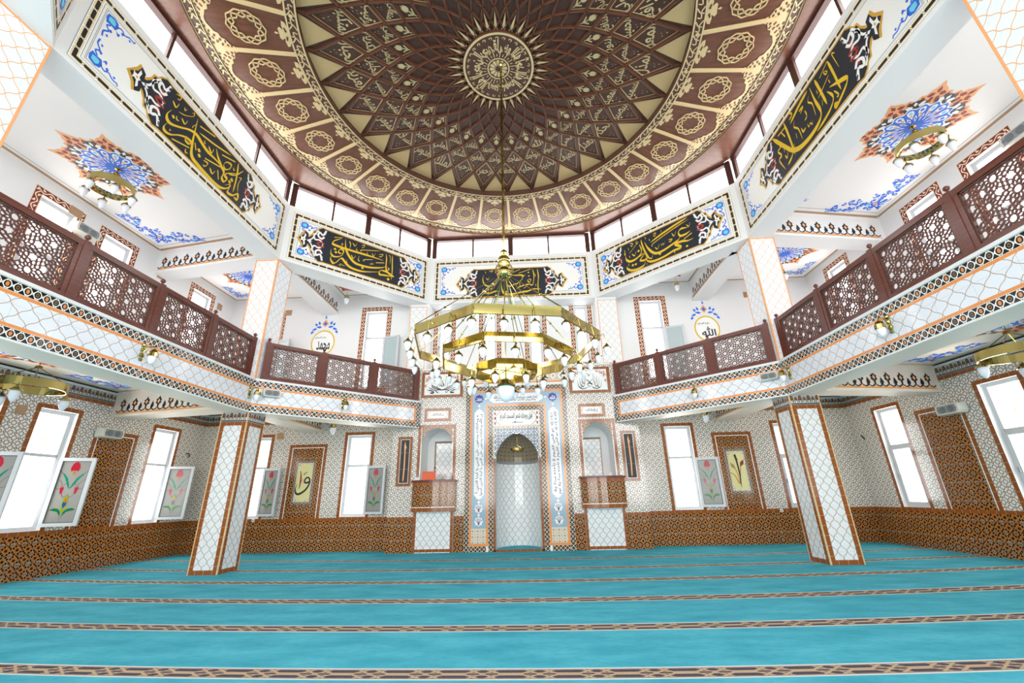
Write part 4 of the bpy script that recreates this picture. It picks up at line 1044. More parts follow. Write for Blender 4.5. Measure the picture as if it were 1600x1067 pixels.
    ring(mb, F, 6.33, 6.53, woodk, .028); ring(mb, F, 6.33, 6.35, cream, .04); ring(mb, F, 6.5, 6.53, cream, .04)
    for k in range(NS*4):
        a = ph + st*k/4
        mb.stroke(F, [P(6.36, a), P(6.42, a+.02), P(6.48, a+.022)], .03, cream, .04, sm=3); mb.stroke(F, [P(6.48, a), P(6.43, a+.012), P(6.42, a+.034), P(6.37, a+.03)], .03, cream, .04, sm=3)
    mb.build('carved_ring', root)
    # lace scallops between the bars and the rim, one per bay
    for k in range(NS):
        a = ph + st*k; T = lambda L: [P(r, a + d*st) for r, d in L]
        half = [(5.83, 0), (5.87, .055), (5.95, .09), (5.98, .15), (6.0, .19), (6.07, .21), (6.09, .29), (6.16, .32), (6.2, .4), (6.23, .44), (6.24, .5), (6.34, .5)]
        mb = MB()
        mb.poly(F, T(half + [(6.34, 0)]), cream, .012); mb.poly(F, T([(r, -d) for r, d in half] + [(6.34, 0)]), cream, .012)
        holes = [(5.93, .06, .04, .02), (6.0, .07, .05, .0), (6.02, .14, .05, .03), (6.1, .08, .06, .03), (6.11, .17, .06, .02), (6.18, .13, .06, .02), (6.19, .24, .06, .03), (6.24, .19, .05, -.02), (6.26, .31, .055, .03), (6.29, .25, .045, 0), (6.28, .1, .06, 0), (6.3, .39, .045, .02), (6.31, .17, .04, 0), (6.31, .46, .035, 0)]
        for s in (1, -1):
            for r, d, sz, tw in holes:
                mb.poly(F, T([(r - sz*.6, s*(d + tw*.6)), (r, s*(d + .04)), (r + sz*.6, s*(d - tw*.6)), (r, s*(d - .03))]), woodd, .0135)
        mb.build('lace_scallop', root)
        mb = MB(); A = T([(4.6, 0)])[0]; B = T([(6.1, 0)])[0]
        mb.ribbon3(F, [A, B], .085, .028, cream); mb.build('radial_bar', root)
        # ten-fold rosette
        mb = MB(); b = a + st/2; cx, cy = P(5.45, b); RR = .39
        er = (math.cos(b), -math.sin(b)); et = (-math.sin(b), -math.cos(b))
        Q = lambda r, t: (cx + er[0]*r*math.cos(t) + et[0]*r*.92*math.sin(t), cy + er[1]*r*math.cos(t) + et[1]*r*.92*math.sin(t))
        for s in (1, -1):
            for j in range(10):
                t = 2*PI*j/10; h = s*2*PI/10
                mb.ribbon3(F, [Q(RR, t), Q(RR*.93, t + h*.42), Q(RR*.70, t + h*1.0), Q(RR*.56, t + h*1.5)], .024, .02, cream)
        mb.build('star_rosette', root)
    # inner lattice
    RAD = [4.22, 3.55, 3.03, 2.61, 2.25, 1.93, 1.63, 1.34, 1.07, .86]
    node = lambda k, j: P(RAD[k], ph + st*(j + (k % 2)*.5))
    mb = MB()
    for j in range(NS):
        for k in range(len(RAD)-1):
            for d in ((0, -1) if k % 2 == 0 else (1, 0)):
                A, B = node(k, j), node(k+1, j + d); w_ = .038 + .04*RAD[k]/4.2
                mb.ribbon3(FI, [A, B], w_*1.05, .035, woodd, 0); mb.ribbon3(FI, [A, B], w_*.45, .03, woodd, .035)
        A = node(0, j); B = P(4.4, ph + st*j); mb.ribbon3(FI, [A, B], .06, .06, woodd, 0)
    mb.build('rib_lattice', root)
    mb = MB()
    for j in range(NS):
        mb.poly(FI, [P(4.4, ph + st*j + .012), P(4.4, ph + st*(j+1) - .012), P(3.68, ph + st*(j+.5)), ], creamp, .012)
        mb.poly(FI, [P(.86, ph + st*(j+.5) - .05), P(.86, ph + st*(j+.5) + .05), P(1.24, ph + st*(j+.5))], cream, .05)
    mb.build('cream_panels', root)
    def diamond(k, j, q):
        """corner points of the k-th diamond row shrunk to q, and its local frame"""
        a = ph + st*(j + (k % 2)*.5); r0, r1, r2 = RAD[k], RAD[k+1], RAD[k+2]
        c0 = (r0+r2)/2
        pts = [(r0, 0), (r1, .5*st), (r2, 0), (r1, -.5*st)]
        return a, c0, [(c0 + (r-c0)*q, d*q) for r, d in pts]
    for k in range(4):
        proto = None
        for j in range(NS):
            mb = MB(); a, rc, o = diamond(k, j, .85); T = lambda L: [P(r, a + d) for r, d in L]
            o2 = diamond(k, j, .785)[2]
            for i in range(4):
                x = T([o[i], o[(i+1) % 4], o2[(i+1) % 4], o2[i]]); mb.poly(FI, x, cream, .012)
            er = (math.cos(a), -math.sin(a)); et = (math.sin(a), math.cos(a))
            w_ = (RAD[k]-RAD[k+2]); r1 = RAD[k+1]
            at = lambda x, y: (er[0]*(r1 + x) + et[0]*y, er[1]*(r1 + x) + et[1]*y)
            if k < 3:
                # lettering reads along the radius, flower at the narrow outer tip
                s = w_
                letter(mb, FI, NAMES[(k*NS + j) % len(NAMES)], 0, 0, .46*s, .36*s, cream, .013, bend=lambda x, y, s=s: at(-.05*s - y, x))
                for q in range(5):
                    t = 2*PI*q/5; mb.poly(FI, [at(.22*s + .06*s*math.cos(t) + .02*s*math.cos(t+1.57), .05*s*math.sin(t)), at(.22*s + .075*s*math.cos(t+.3), .07*s*math.sin(t+.3)), at(.22*s + .03*s*math.cos(t+.5), .03*s*math.sin(t+.5))], cream, .013)
                mb.build('name_panel', root)
            else:
                s = w_
                mb.poly(FI, [at(-.02*s, 0), at(.0, .06*s), at(.06*s, .09*s), at(.14*s, .085*s), at(.23*s, .05*s), at(.17*s, .03*s), at(.27*s, 0), at(.17*s, -.03*s), at(.23*s, -.05*s), at(.14*s, -.085*s), at(.06*s, -.09*s), at(.0, -.06*s)], cream, .013)
                mb.stroke(FI, [at(0, 0), at(-.3*s, 0)], .022, cream, .013, sm=1)
                for q in (1, -1): mb.stroke(FI, [at(-.22*s, 0), at(-.14*s, .05*s*q), at(-.06*s, .12*s*q)], .03, cream, .0132, sm=3)
                mb.build('tulip_panel', root)
    # centre medallion
    Fm = Fr((DC[0], DC[1], 11.1), (1, 0, 0), (0, -1, 0))
    mb = MB()
    for k in range(96):
        a, b = 2*PI*k/96, 2*PI*(k+1)/96
        mb.face([Fm.p(*P(.84, a)), Fm.p(*P(.84, b)), Fm.p(0, 0)], woodk)
        mb.face([Fm.p(*P(.84, a)), Fm.p(*P(.84, b)), Fm.p(*P(.84, b), -.1), Fm.p(*P(.84, a), -.1)], woodd)
    ring(mb, Fm, .79, .84, cream, .02, 96); ring(mb, Fm, .235, .265, cream, .02, 60)
    for k in range(12):
        a = 2*PI*k/12; mb.poly(Fm, [P(.06, a), P(.13, a+.22), P(.2, a+.2), P(.215, a), P(.2, a-.2), P(.13, a-.22)], cream, .014)
    T = ['بسم الله الرحمن الرحيم', 'قل هو الله أحد', 'الله الصمد']
    full = ' '.join(T); arc = 2*PI*.97
    vs, fs, tw, th = text_polys(full, True, 2, .03); base = len(mb.v); mi = mb.mat(cream)
    for x, y in vs:
        a = -x/tw*arc - PI/2; r = .55 + y/th*.46
        mb.v.append(tuple(Fm.p(*P(r, a), .02)))
    for f in fs: mb.f.append(tuple(base+i for i in f)); mb.uv.append([(0, 0)]*len(f)); mb.mi.append(mi)
    for k in range(30):
        a = 2*PI*k/30 + .05; r0, r1 = (.28, .4 + .07*(k % 3)) if k % 2 else (.3, .36)
        mb.stroke(Fm, [P(r0, a), P((r0+r1)/2, a + .03), P(r1, a + .02)], .018, cream, .019, sm=3)
        for r in (.44, .72): mb.stroke(Fm, [P(r-.03, a+.1), P(r+.01, a+.13), P(r+.02, a+.06), P(r-.01, a+.04)], .016, cream, .0195, sm=3)
    mb.build('centre_medallion', root)
dome()
# ---------------------------------------------------------------- prayer niche wall
BX0, BX1, BZ = -4.48, 3.43, 5.65
def arch_pts(x0, x1, zs, zt, n=16, point=0.):
    c = (x0+x1)/2; r = (x1-x0)/2
    return [(c + r*math.cos(PI*i/n), zs + (zt-zs)*(math.sin(PI*i/n) + point*(1-abs(math.cos(PI*i/n)))*math.sin(PI*i/n))/(1+point)) for i in range(n+1)]   # right to left
def arch_wall(mb, F, x0, x1, zs, zt, ztop, m, c=0., point=0.):
    """wall over an arched opening, up to ztop"""
    A = arch_pts(x0, x1, zs, zt, 20, point)
    for (a, b), (e, d) in zip(A, A[1:]):
        mb.poly(F, [(e, d), (a, b), (a, ztop), (e, ztop)], m, c)
    return A
NXL, NXR, NXC0, NXC1 = -1.13, .2, 0, 0
KL0, KL1, KR0, KR1 = -3.53, -2.54, 1.64, 2.57
mb = MB()
holes = [(NXL, .0, NXR, 3.5), (KL0, 2.0, KL1, 3.66), (KR0, 2.0, KR1, 3.7)]
R = [(BX0, 0, BX1, .9, dado), (BX0, .9, BX1, .985, strip), (BX0, .985, BX1, BZ, star), (-2.11, 0, 1.2, 5.2, ivory)]
wall_cells(mb, FM, R, holes, 0)
# arch heads of the two side niches
for x0, x1, z1 in ((KL0, KL1, 3.66), (KR0, KR1, 3.7)):
    A = arch_wall(mb, FM, x0, x1, 3.13, z1-.02, z1, dado)
    mb.rect(FM, x0-.12, z1, x1+.12, z1+.09, strip, .004)
    mb.band(FM, x0-.12, 2.0, x0-.03, z1, strip, .004); mb.band(FM, x1+.03, 2.0, x1+.12, z1, strip, .004)
    mb.rect(FM, x0-.03, 2.0, x0, 3.13, ivory, .003); mb.rect(FM, x1, 2.0, x1+.03, 3.13, ivory, .003)
    dp = -.9
    path = [(x1, 2.0)] + A + [(x0, 2.0)]
    for (a, b), (e, d) in zip(path, path[1:]):
        mb.face([FM.p(a, b), FM.p(e, d), FM.p(e, d, dp), FM.p(a, b, dp)], white)
    mb.rect(FM, x0, 2.0, x1, z1, white, dp)
# block top, ends, upper pilasters
mb.face([FM.p(BX0, BZ), FM.p(BX1, BZ), FM.p(BX1, BZ, -.62), FM.p(BX0, BZ, -.62)], white)
for x in (BX0, BX1): mb.face([FM.p(x, 0), FM.p(x, BZ), FM.p(x, BZ, -.62), FM.p(x, 0, -.62)], dado if 0 else star, [(0, 0), (0, BZ), (.62, BZ), (.62, 0)])
mb.rect(FM, -3.62, BZ-.05, 2.72, BZ, white, .03)
for x0, x1 in ((-4.2, -3.5), (2.46, 3.2)):
    mb.box(FM, x0, BZ, -.62, x1, ZF0, 0, white)
    a0, a1 = (x0, -3.58) if x0 < -1 else (2.52, x1)
    mb.rect(FM, a0, BZ, a1, ZF0-.1, lantg, .003); mb.frame(FM, a0, BZ, a1, ZF0-.1, .025, peach, .005)
structure(mb.build('wall_niche'))

# ---- the mihrab: tile bands round the apse
def pearl(mb, F, x0, x1, z0, z1, m, c, n=5):
    """panel with pointed lobed ends (long axis vertical)"""
    w = x1-x0; e = w*.55; xc = (x0+x1)/2
    top = [(x1, z1-e), (x1-.04*w, z1-e*.75), (x1-.2*w, z1-e*.55), (x1-.24*w, z1-e*.3), (xc+.1*w, z1-e*.2), (xc, z1)]
    P = [(x1, z0+e)] + top; P += [(2*xc-a, b) for a, b in reversed(top[:-1])]
    P += [(a, z0+z1-b) for a, b in [(2*xc-a, b) for a, b in top]] + [(a, z0+z1-b) for a, b in reversed(top[:-1])]
    mb.poly(F, P[1:], m, c)
def rosette(mb, F, x, y, r, m, c, lobes=8, amp=.12):
    mb.poly(F, [(x + r*(1+amp*math.cos(lobes*t))*math.cos(t), y + r*(1+amp*math.cos(lobes*t))*math.sin(t)) for t in [2*PI*i/64 for i in range(64)]], m, c)
def mihrab():
    root = thing('mihrab', FM.p(-.465, 0), 'tiled prayer niche with tall blue lettered bands in the middle of the far wall', 'prayer niche')
    F = Fr((0, YB-.1, 0), (1, 0, 0)); x0, x1 = -2.10, 1.19
    mb = MB()      # body slab
    for a, b in ((x0, NXL-.02), (NXR+.02, x1)): mb.box(F, a, 0, -.1, b, 4.97, 0, ivory)
    mb.box(F, NXL-.02, 3.5, -.1, NXR+.02, 4.97, 0, ivory)
    A = arch_wall(mb, F, NXL, NXR, 2.62, 3.42, 3.5, ivory, 0, .25)
    mb.build('surround', root)
    mb = MB()
    T = 4.95
    c = .004
    for a, b in ((x0, x0+.15), (x1-.15, x1)): mb.band(F, a, 0, b, T, chainm, c)
    mb.band(F, x0+.15, T-.15, x1-.15, T, chainm, c)
    for a, b in ((x0+.15, -1.44), (.51, x1-.15)): mb.band(F, a, 0, b, .15, chainm, c)
    i0, i1 = -1.37, .44
    for a, b in ((i0-.0, i0+.15), (i1-.15, i1)): mb.band(F, a, .0, b, 4.28, chainm, c)
    mb.band(F, i0+.15, 4.13, i1-.15, 4.28, chainm, c)
    mb.build('chain_border', root)
    mb = MB(); c = .006
    for a, b in ((x0+.15, x0+.215), (x1-.215, x1-.15)): mb.rect(F, a, .15, b, T-.15, orange, c)
    mb.rect(F, x0+.215, T-.215, x1-.215, T-.15, orange, c)
    for a, b in ((x0+.215, -1.435), (.505, x1-.215)): mb.rect(F, a, .15, b, .215, orange, c)
    for a, b in ((i0-.065, i0), (i1, i1+.065)): mb.rect(F, a, .15, b, 4.345, orange, c)
    mb.rect(F, i0, 4.28, i1, 4.345, orange, c)
    for a, b in ((NXL-.09, NXL-.02), (NXR+.02, NXR+.09)): mb.band(F, a, 0, b, 2.62, strip, c)
    mb.rect(F, NXL-.09, 0, NXR+.09, .05, strip, c)
    mb.build('orange_trim', root)
    # blue bands
    bl0, bl1, br0, br1 = x0+.215, i0-.065, i1+.065, x1-.215
    mb = MB()
    for a, b in ((bl0, bl1), (br0, br1)):
        mb.rect(F, a, .63, b, T-.215, bluet, c); mb.rect(F, a, .215, b, .63, dotfl, c)
    mb.rect(F, bl1, 4.345, br0, T-.215, bluet, c)
    mb.build('blue_field', root)
    mb = MB(); c = .009
    for a, b in ((bl0, bl1), (br0, br1)):
        xc = (a+b)/2; w = (b-a)*.68
        pearl(mb, F, xc-w/2, xc+w/2, 1.42, 4.22, ivory, c)
        for z in (.82, 1.18):
            rosette(mb, F, xc, z, .12, ivory, c, 8, .1)
            for j in range(5):
                t = PI*(.12 + .19*j); mb.stroke(F, [(xc, z-.07), (xc + .06*math.cos(t), z - .01 + .05*math.sin(t)), (xc + .085*math.cos(t), z + .085*math.sin(t))], .012, ink, c+.002, sm=3)
                mb.poly(F, [(xc + .085*math.cos(t) + .016*math.cos(s), z + .08*math.sin(t) + .02*math.sin(s)) for s in (0, 1.57, 3.14, 4.71)], dred, c+.003)
            mb.poly(F, [(xc-.035, z-.07), (xc+.035, z-.07), (xc+.02, z-.095), (xc-.02, z-.095)], dred, c+.003)
        for z in (1.0, 1.36, 4.3): rosette(mb, F, xc, z, .035, ivory, c, 6, .1)
        rosette(mb, F, xc, 4.53, .135, cobalt, c, 8, .08)
    P = []; zc = (4.345+T-.215)/2; h = .3; L0, L1 = bl1+.06, br0-.06
    e = .18
    pts = [(L1-e, zc+h/2), (L1-e*.8, zc+h*.42), (L1-e*.5, zc+h*.3), (L1-e*.3, zc+h*.26), (L1-e*.15, zc+h*.12), (L1, zc)]
    P = pts + [(a, 2*zc-b) for a, b in reversed(pts[:-1])]; P += [(L0+L1-a, b) for a, b in [(a, 2*zc-b) for a, b in pts]] + [(L0+L1-a, b) for a, b in reversed(pts[:-1])]
    mb.poly(F, P, ivory, c)
    for x in (bl1+.0, br0-.0): rosette(mb, F, x, zc, .035, ivory, c, 6, .1)
    mb.build('lettering_ground', root)
    mb = MB(); c = .012
    V1 = 'إن الله وملائكته يصلون على النبي يا أيها الذين آمنوا'; V2 = 'الله لا إله إلا هو الحي القيوم لا تأخذه سنة ولا نوم'
    for a, b, t in ((bl0, bl1, V1), (br0, br1, V2)):
        xc = (a+b)/2
        letter(mb, F, t, xc+.065, 2.8, 2.5, .15, ink, c, PI/2); letter(mb, F, t[::-1].strip()[::-1][6:-4], xc-.06, 2.8, 2.4, .15, ink, c, PI/2)
    letter(mb, F, 'إنما يعمر مساجد الله من آمن بالله', (L0+L1)/2, zc+.03, L1-L0-.38, .17, ink, c); letter(mb, F, 'واليوم الآخر وأقام الصلاة', (L0+L1)/2, zc-.07, L1-L0-.5, .1, ink, c)
    letter(mb, F, 'محمد', (bl0+bl1)/2, 4.53, .18, .12, ivory, c); letter(mb, F, 'الله', (br0+br1)/2, 4.53, .17, .15, ivory, c)
    mb.build('lettering', root)
    # inscription above the arch and the flowered spandrels
    mb = MB(); c = .006
    mb.rect(F, i0+.15, 3.63, i1-.15, 4.13, dotfl, c)
    mb.rect(F, i0+.17, 3.66, i1-.17, 4.1, ivory, c+.002)
    for x, s in ((i0+.2, 1), (i1-.2, -1)):
        for b in (3.72, 3.88, 4.03):
            mb.poly(F, [(x, b-.05), (x+s*.07, b-.02), (x+s*.03, b), (x+s*.07, b+.03), (x, b+.05)], dred, c+.004)
        mb.stroke(F, [(x+s*.2, 4.09), (x+s*.07, 3.98), (x+s*.05, 3.88), (x+s*.07, 3.78), (x+s*.2, 3.67)], .014, red, c+.004)
    letter(mb, F, 'فول وجهك شطر المسجد الحرام', -.465, 3.92, 1.05, .28, blk, c+.006)
    mb.stroke(F, [(-.6, 3.73), (-.5, 3.75), (-.35, 3.73), (-.25, 3.74)], .02, cobalt, c+.005); rosette(mb, F, -.5, 3.745, .03, cobalt, c+.006, 6, .1)
    mb.build('arch_inscription', root)
    mb = MB(); c = .004
    a0, a1 = i0+.15, i1-.15
    arch_wall(mb, F, NXL, NXR, 2.62, 3.42, 3.63, floral, c, .25)
    mb.rect(F, a0, 2.62, NXL, 3.63, floral, c); mb.rect(F, NXR, 2.62, a1, 3.63, floral, c)
    mb.rect(F, a0, 3.57, a1, 3.63, dotfl, c+.002); mb.rect(F, a0, 2.62, a0+.05, 3.57, dotfl, c+.002); mb.rect(F, a1-.05, 2.62, a1, 3.57, dotfl, c+.002)
    mb.build('flowered_spandrel', root)
    # cresting
    mb = MB()
    mb.box(F, x0, 4.97, -.1, x1, 5.03, .02, ivory); mb.rect(F, x0, 5.03, x1, 5.08, orange, .0); mb.rect(F, x0, 5.08, x1, 5.24, dotfl, 0)
    mb.box(F, x0, 5.03, -.1, x1, 5.24, -.005, ivory)
    for k in range(13):
        x = x0 + .14 + k*(x1-x0-.28)/12
        mb.poly(F, [(x, 5.13), (x+.1, 5.22), (x+.06, 5.3), (x, 5.37), (x-.06, 5.3), (x-.1, 5.22)], ivory, .004)
        mb.poly(F, [(x, 5.19), (x+.04, 5.25), (x, 5.31), (x-.04, 5.25)], orange, .006)
    mb.box(F, x0, 5.24, -.1, x1, 5.36, -.01, dotfl)
    mb.build('cresting', root)
    # apse
    mb = MB(); n = 16; xc, r = (NXL+NXR)/2, (NXR-NXL)/2; dpt = .95
    q = lambda i, z: F.p(xc - r*math.cos(PI*i/n), z, -.1 - dpt*math.sin(PI*i/n))
    for x in (NXL, NXR): mb.face([F.p(x, .05, 0), F.p(x, .05, -.1), F.p(x, 2.62, -.1), F.p(x, 2.62, 0)], ivory)
    for (a, b), (e, d) in zip(A, A[1:]): mb.face([F.p(a, b), F.p(e, d), F.p(e, d, -.1), F.p(a, b, -.1)], ivory)
    for i in range(n):
        u0, u1 = r*PI*i/n*1.0, r*PI*(i+1)/n
        mb.face([q(i, .055), q(i+1, .055), q(i+1, 2.5), q(i, 2.5)], lant, [(u0, .055), (u1, .055), (u1, 2.5), (u0, 2.5)])
        mb.face([q(i, 2.5), q(i+1, 2.5), q(i+1, 2.58), q(i, 2.58)], greyp)
        for k in range(8):
            t0, t1 = PI/2*k/8, PI/2*(k+1)/8
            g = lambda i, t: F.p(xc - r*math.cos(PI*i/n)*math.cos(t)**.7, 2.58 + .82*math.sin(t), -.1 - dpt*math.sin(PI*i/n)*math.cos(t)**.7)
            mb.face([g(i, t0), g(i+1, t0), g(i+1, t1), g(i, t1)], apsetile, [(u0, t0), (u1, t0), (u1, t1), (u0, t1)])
    mb.face([F.p(NXL, .055, 0)] + [q(i, .055) for i in range(n+1)] + [F.p(NXR, .055, 0)], carpet)
    mb.rect(F, NXL, .0, NXR, .055, strip, .0)
    mb.build('apse', root)
mihrab()
# small chandelier ring seen inside the apse is a hanging lamp of its own (built with the lamps)

# ---- raised lecterns on either side
def lectern(x0, x1, label, back_l):
    c = (x0+x1)/2
    root = thing('preaching_lectern', FM.p(c, 0, .2), label, 'lectern', 'tiled lecterns')
    w = (x1-x0)/2
    mb = MB(); L0, L1 = c-.6, c+.6     # lower panel
    mb.box(FM, L0, 0, 0, L1, 1.13, .1, white)
    mb.rect(FM, L0, 0, L1, 1.13, lant, .103)
    mb.band(FM, L0, 0, L0+.08, 1.13, strip, .106); mb.band(FM, L1-.08, 0, L1, 1.13, strip, .106); mb.rect(FM, L0+.08, .02, L1-.08, .1, strip, .106)
    mb.build('pedestal', root)
    mb = MB(); n = 14; H = .66; bow = .16; base = .2
    q = lambda i, z: FM.p(c - H + 2*H*i/n, z, base + bow*math.sin(PI*i/n))
    for i in range(n):
        u0, u1 = 1.35*i/n, 1.35*(i+1)/n; uv = lambda z0, z1: [(u0, z0), (u1, z0), (u1, z1), (u0, z1)]
        mb.face([q(i, 1.13), q(i+1, 1.13), q(i+1, 1.24), q(i, 1.24)], strip, uv(1.13, 1.24))
        mb.face([q(i, 1.24), q(i+1, 1.24), q(i+1, 1.26), q(i, 1.26)], ivory)
        mb.face([q(i, 1.26), q(i+1, 1.26), q(i+1, 1.87), q(i, 1.87)], dado, uv(1.26, 1.87))
        mb.face([q(i, 1.87), q(i+1, 1.87), q(i+1, 1.97), q(i, 1.97)], strip, uv(1.87, 1.97))
        mb.face([q(i, 1.13), q(i+1, 1.13), FM.p(c-H+2*H*(i+1)/n, 1.13, 0), FM.p(c-H+2*H*i/n, 1.13, 0)], ivory)
    for s, i in ((-1, 0), (1, n)): mb.face([FM.p(c+s*H, 1.13, 0), q(i, 1.13), q(i, 1.97), FM.p(c+s*H, 1.97, 0)], dado, [(0, 1.13), (.2, 1.13), (.2, 1.97), (0, 1.97)])
    mb.build('parapet', root, None)
    mb = MB(); H = .69; base = .24
    for z0, z1, g in ((1.97, 2.03, 0), ):
        P = [FM.p(c-H+2*H*i/n, 0, base + bow*math.sin(PI*i/n)) for i in range(n+1)]
        up = lambda p, z: V((p.x, p.y, z))
        for a, b in zip(P, P[1:]): mb.face([up(a, z0), up(b, z0), up(b, z1), up(a, z1)], wood, [(0, 0), (.1, 0), (.1, .06), (0, .06)])
        e = [FM.p(c+H, 0, -.3), FM.p(c-H, 0, -.3)]; e = [FM.p(c+H, 0, .002), FM.p(c+.46, 0, .002), FM.p(c+.46, 0, -.3), FM.p(c-.46, 0, -.3), FM.p(c-.46, 0, .002), FM.p(c-H, 0, .002)]
        mb.face([up(p, z1) for p in P + e], wood); mb.face([up(p, z0) for p in P + e], wood)
        for a, b in ((P[0], e[-1]), (P[-1], e[0])): mb.face([up(a, z0), up(b, z0), up(b, z1), up(a, z1)], wood)
    mb.build('ledge', root)
    mb = MB(); a0, a1 = (x0+.27, x1+.12) if back_l else (x0-.12, x1-.25)      # door leaf at the back of the niche
    G = Fr((0, YB+.85, 0), (1, 0, 0)); a0 = max(a0, x0+.01); a1 = min(a1, x1-.01)
    mb.rect(G, a0, 2.05, a1, 3.28, lant, .012); mb.frame(G, a0, 2.05, a1, 3.28, .035, tan, .016); mb.box(G, a0-.02, 2.0, -.02, a1+.0, 3.31, .01, blk)
    mb.build('niche_door', root)
    return root
lectern(KL0, KL1, 'round-fronted tiled lectern left of the prayer niche, orange case on its ledge', True)
lectern(KR0, KR1, 'round-fronted tiled lectern right of the prayer niche, its ledge nearly empty', False)
# on the left ledge
cx = (KL0+KL1)/2
orangec = M('orange leather', col='#d9591c', rough=.4)
root = thing('orange_case', FM.p(cx-.18, 2.03, .15), 'orange folded case standing open on the left lectern ledge', 'case')
mb = MB(); G = Fr(FM.p(cx-.18, 2.03, .14), (1, 0, 0), (0, .14, 1)); mb.box(G, -.21, 0, -.012, .21, .26, .012, orangec); mb.build('upright_cover', root)
mb = MB(); mb.box(FM, cx-.39, 2.03, .16, cx+.03, 2.045, .3, orangec); mb.build('flat_cover', root)
root = thing('book_stack', FM.p(cx-.52, 2.03, .12), 'small stack of white books on the left lectern ledge', 'books')
for k, (a, b) in enumerate(((-.09, .08), (-.08, .085), (-.085, .07))):
    mb = MB(); mb.box(FM, cx-.52+a, 2.03+.03*k, .05, cx-.52+b, 2.058+.03*k, .2, white); mb.build('book', root)
root = thing('gooseneck_microphone', FM.p(cx+.25, 2.03, .1), 'black gooseneck microphone on the left lectern ledge', 'microphone')
mb = MB(); mb.box(FM, cx+.15, 2.03, .04, cx+.34, 2.05, .16, blk); mb.build('base', root)
mb = MB(); mb.tube([FM.p(cx+.27, 2.05, .1), FM.p(cx+.2, 2.2, .1), FM.p(cx+.06, 2.36, .12), FM.p(cx+.02, 2.39, .13)], .006, blk); mb.build('neck', root)
mb = MB(); mb.tube([FM.p(cx+.03, 2.385, .13), FM.p(cx-.03, 2.41, .14)], .014, blk, 8); mb.build('head', root)
root = thing('water_bottle', FM.p(cx+.5, 2.03, .1), 'small clear bottle at the right end of the left lectern ledge', 'bottle')
mb = MB(); mb.lathe(FM.p(cx+.5, 2.03, .1), [(0, 0), (.035, 0), (.035, .13), (.015, .16), (.015, .18), (0, .18)], offw, 12); mb.build('body', root, None, True)
mb = MB(); mb.lathe(FM.p(cx+.5, 2.03, .1), [(.018, .178), (.018, .2), (0, .2)], blue, 10); mb.build('cap', root)
tag(MB().box(FM, cx+.36, 2.03, .08, cx+.44, 2.09, .15, white).build('tissue_box', None, FM.p(cx+.4, 2.03, .1)), 'small white box beside the bottle on the left lectern ledge', 'box')
cx = (KR0+KR1)/2
tag(MB().box(FM, cx-.38, 2.03, -.2, cx-.2, 2.055, -.1, blk).build('black_receiver', None, FM.p(cx-.3, 2.03, -.1)), 'small black box at the left end of the right lectern ledge', 'box')
tag(MB().box(FM, cx+.28, 2.03, -.3, cx+.36, 2.14, -.2, white).build('white_carton', None, FM.p(cx+.3, 2.03, -.25)), 'small white carton at the back right of the right lectern niche', 'box')

# ---- tile pictures on the niche wall
def sword(x0, x1, flip, label):
    z0, z1 = 1.87, 3.39
    root = thing('tile_plaque', FM.p((x0+x1)/2, z0), label, 'wall plaque', 'alif plaques')
    mb = MB(); mb.box(FM, x0, z0, 0, x1, z1, .012, strip); mb.rect(FM, x0+.085, z0+.085, x1-.085, z1-.085, ivory, .014); mb.build('frame', root)
    mb = MB(); mb.rect(FM, x0+.1, z0+.1, x1-.1, z1-.1, blk, .017)
    for z in (2.38, 2.88): mb.rect(FM, x0+.1, z-.004, x1-.1, z+.004, greyp, .018)
    mb.build('black_field', root)
    mb = MB(); c = (x0+x1)/2
    a = 1
    mb.poly(FM, [(c-.035, 3.12), (c-.005, 3.25), (c+.015, 3.13), (c+.055, 3.02), (c+.02, 3.03), (c+.028, 2.4), (c+.012, 2.06), (c-.012, 2.0), (c-.03, 2.06), (c-.016, 2.4), (c-.02, 2.9)], peach, .02)
    mb.build('lettering', root)
sword(-4.285, -3.815, 1, 'narrow black plaque with an orange upright stroke, left of the left lectern')
sword(2.82, 3.29, -1, 'narrow black plaque with an orange upright stroke, right of the right lectern')
LUN = {0: [(.04, [(-180, 55), (-130, 45), (-95, 20), (-140, 18), (-100, 5)]), (.03, [(-165, 90), (-115, 60), (-75, 45), (-40, 55)]), (.035, [(-120, 150), (-122, 95), (-70, 65), (0, 52), (60, 80), (118, 110), (125, 150)]),
           (.035, [(-70, 195), (-62, 130), (-58, 70)]), (.03, [(-40, 200), (-36, 140), (-32, 90)]), (.03, [(-20, 190), (20, 110), (-20, 105), (0, 130)]), (.03, [(-85, 45), (-50, 18), (-38, 48)]), (.022, [(-100, 130), (-90, 165), (-105, 175)]), (.02, [(0, 25), (0, 12)]), (.02, [(-55, 28), (-30, 20)])],
       1: [(.035, [(-145, 118), (-135, 45), (-105, 22), (-92, 60), (-94, 130)]), (.035, [(-118, 150), (-112, 80), (-100, 45), (-70, 40), (-62, 90), (-66, 180)]), (.035, [(-88, 165), (-84, 100), (-60, 60)]), (.03, [(-50, 205), (-48, 120), (-55, 70)]), (.03, [(-42, 130), (0, 90), (42, 55)]), (.03, [(-22, 58), (0, 78), (22, 58), (0, 25)]),
           (.03, [(-130, 30), (-90, 8), (-40, 20), (-30, 40)]), (.025, [(-20, 200), (0, 170), (15, 195)]), (.02, [(-25, 215), (-10, 190)]), (.02, [(-75, 185), (-72, 130)])]}
